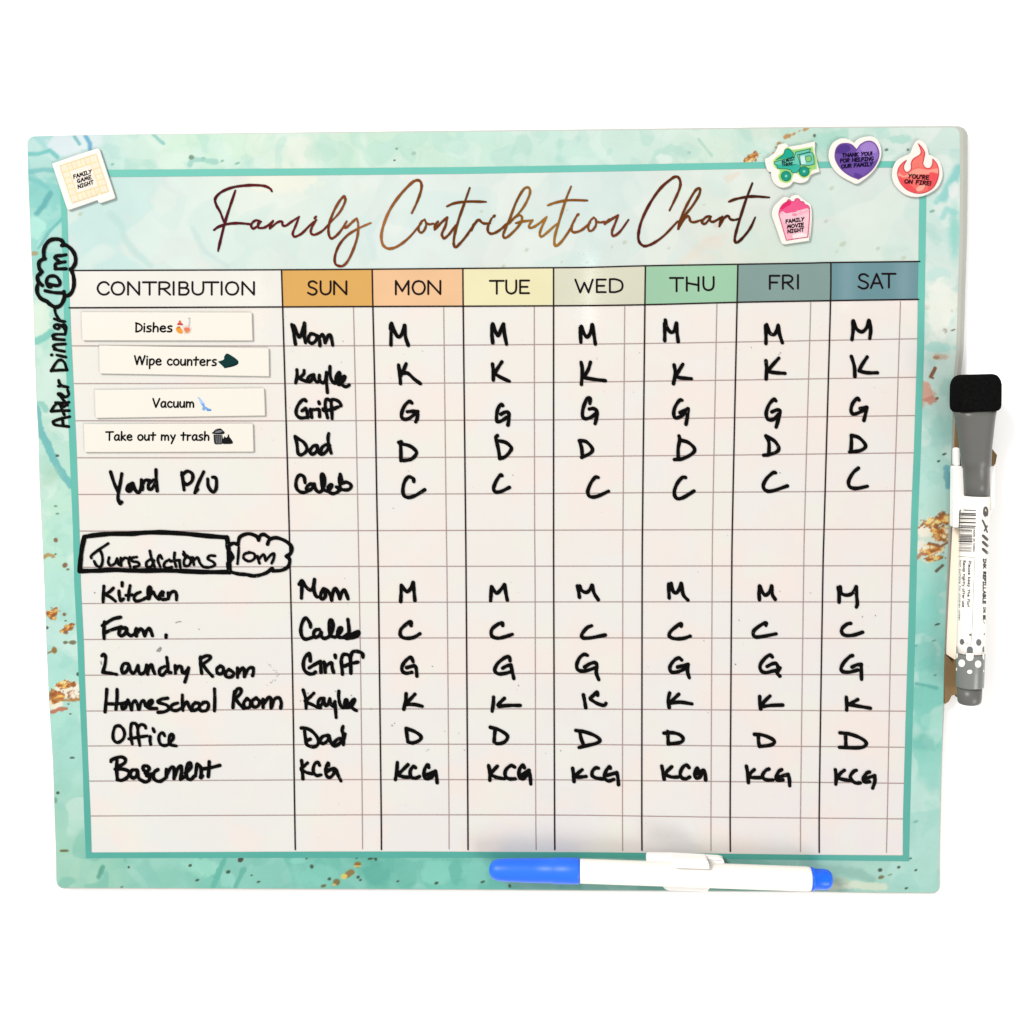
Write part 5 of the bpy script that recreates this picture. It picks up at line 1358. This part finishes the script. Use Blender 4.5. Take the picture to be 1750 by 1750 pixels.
def wrap(k, x0, x1, top, bot, n=10):
    """a patch printed round the barrel, cut into narrow columns; top and bot give its outline"""
    k.n += 1
    ids = []
    for i in range(n + 1):
        x = x0 + (x1 - x0) * i / n
        u = 2 * i / n - 1
        a_, b_ = z(x, top(u), O5), z(x, bot(u), O5)
        ids.append((k.pt(*a_, 0), k.pt(*b_, 0)))
    for p_, q_ in zip(ids, ids[1:]):
        k.f.append((p_[0], p_[1], q_[1], q_[0]))


arc = lambda u: math.sqrt(max(0.0, 1 - u * u))
disc = lambda k, x, y, rx, ry: wrap(k, x - rx, x + rx, lambda u: y - ry * arc(u) - 0.5, lambda u: y + ry * arc(u) + 0.5)
k = Ink(0.00008, 0.000004, on_pen)
for q in ((596, 480, 18, 18), (472, 585, 33, 44), (723, 595, 40, 50), (808, 470, 8, 14)):
    disc(k, *q)
wrap(k, 546, 636, lambda u: 692 - 38 * arc(u), lambda u: 752)
wrap(k, 782, 806, lambda u: 690 - 36 * math.sqrt(max(0, 1 - (u * .5 - .5) ** 2)), lambda u: 740)
wrap(k, 390, 402, lambda u: 690 - 36 * math.sqrt(max(0, 1 - (u * .5 + .5) ** 2)), lambda u: 740)
k.build('dots', m_dotg, pen)
k = Ink(0.00010, 0.000004, on_pen)
wrap(k, 536, 645, lambda u: 757, lambda u: 830 + 40 * arc(u))
wrap(k, 388, 410, lambda u: 757, lambda u: 800 + 34 * math.sqrt(max(0, 1 - (u * .5 + .5) ** 2)))
wrap(k, 780, 806, lambda u: 760, lambda u: 818 + 34 * math.sqrt(max(0, 1 - (u * .5 - .5) ** 2)))
for q in ((468, 905, 52, 56), (714, 918, 50, 54), (588, 1033, 40, 30), (392, 995, 8, 24), (796, 1020, 8, 20)):
    disc(k, *q)
k.build('dots', m_barrel, pen)

clip = thing('marker_clip', 'white plastic clip holding the dotted marker at the right edge of the board', 'marker clip')
box_px('back_plate', [(1629.5, 797), (1698, 797), (1698, 873), (1692, 880), (1684, 902), (1629, 902)], 0.0006, 0.0023, m_clip, clip)
box_px('jaw', [(1631, 797), (1649, 797), (1649, 868), (1640, 872), (1639.5, 902), (1629.5, 902)], 0.0024, 0.0072, m_clip, clip)
box_px('jaw', [(1690.8, 796.5), (1700.8, 796.5), (1699.6, 868), (1697, 872), (1691.2, 874)], 0.0024, 0.0100, m_clip, clip)
box_px('tab', [(1632, 765), (1642, 765), (1642, 797), (1632, 797)], 0.0008, 0.0040, m_clip, clip, 0.0008, 4)
shadow_outline = [(1634, 700), (1642, 704), (1646, 740), (1688, 760), (1697, 768), (1704.5, 778), (1702, 792), (1698, 798), (1684, 802), (1676, 1120), (1672, 1185), (1656, 1196), (1641, 1196), (1634, 1187),
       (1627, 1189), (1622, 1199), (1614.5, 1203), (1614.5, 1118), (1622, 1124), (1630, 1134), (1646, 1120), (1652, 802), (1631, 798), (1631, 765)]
slab('lit_wall_scrap', [(1622.5, 900), (1652, 900), (1650, 1118), (1632, 1128), (1616.5, 1118)], -0.0056, -0.0012, mat('lit_wall_cream', base((255, 240, 220), 1.15), 0.7, 0.1), clip, 0.0003)  # added cream piece standing in for lit wall, no part of the clip
slab('wall_shadow_scrap', shadow_outline, -0.0055, 0.0004, m_tan, clip, 0.0003)  # added tan piece in the shape of wall shadow beside the marker

# blue pen lying along the bottom edge
pen2 = thing('dry_erase_marker', 'plain white marker with blue cap and blue end plug clipped along the bottom edge', 'marker')
m_blue = mat('blue_plastic', base((36, 114, 255), 1.5), 0.42, 0.3)
m_blue2 = mat('deep_blue_plastic', base((4, 100, 250), 1.25), 0.35, 0.3)
ZB = 0.0078
BX = [(836, 1486.4), (990, 1488.6), (1190, 1495.2), (1385, 1502.2), (1422, 1503.2)]
axis_y = lambda x: float(np.interp(x, [a for a, _ in BX], [b for _, b in BX]))


def ring2(x, r_px, e=2.0):
    c = P(x, axis_y(x), ZB)
    d = P(x + 10, axis_y(x + 10), ZB) - P(x - 10, axis_y(x - 10), ZB)
    s = (P(x + 1, axis_y(x), ZB) - P(x, axis_y(x), ZB)).length
    return (c, d, r_px * s, r_px * s, e)


loft('cap', [ring2(836, 4), ring2(837.2, 8), ring2(840, 13), ring2(845, 16.4), ring2(853, 18.4), ring2(870, 19.6), ring2(910, 20.6), ring2(945.2, 21), ring2(946, 21.9), ring2(985, 22.1), ring2(989, 22.0), ring2(990, 21)], m_blue, pen2, seg=48)
loft('barrel', [ring2(990.6, 20.2), ring2(993, 20.6), ring2(1150, 20.9), ring2(1378, 21.0), ring2(1383, 20.4), ring2(1385.4, 18.8)], m_barrel, pen2, seg=48)
loft('end_plug', [ring2(1385.8, 19.6), ring2(1388, 19.8), ring2(1390.8, 19.2), ring2(1391.4, 17.8), ring2(1410, 17.6), ring2(1416, 16), ring2(1420, 12.5), ring2(1422, 7)], m_blue2, pen2, seg=48)

clip2 = thing('marker_clip', 'white plastic clip holding the blue capped marker at the bottom edge', 'marker clip')
box_px('back_plate', [(1106, 1460), (1236, 1465), (1238, 1481), (1210, 1523), (1137, 1521), (1106, 1480)], 0.0003, 0.0021, m_clip, clip2)
box_px('jaw', [(1105, 1461.5), (1150, 1462), (1232, 1466.5), (1238.6, 1471), (1238.6, 1481), (1105, 1477)], 0.0022, 0.0056, m_clip, clip2, 0.0006, 4)
box_px('jaw', [(1135.4, 1512.5), (1210, 1516.5), (1211, 1524.4), (1140, 1522.4)], 0.0022, 0.0046, m_clip, clip2)
box_px('tab', [(1146, 1468), (1210, 1471), (1213.5, 1486), (1152, 1484)], 0.0058, 0.0131, m_clip, clip2, 0.0006, 3)
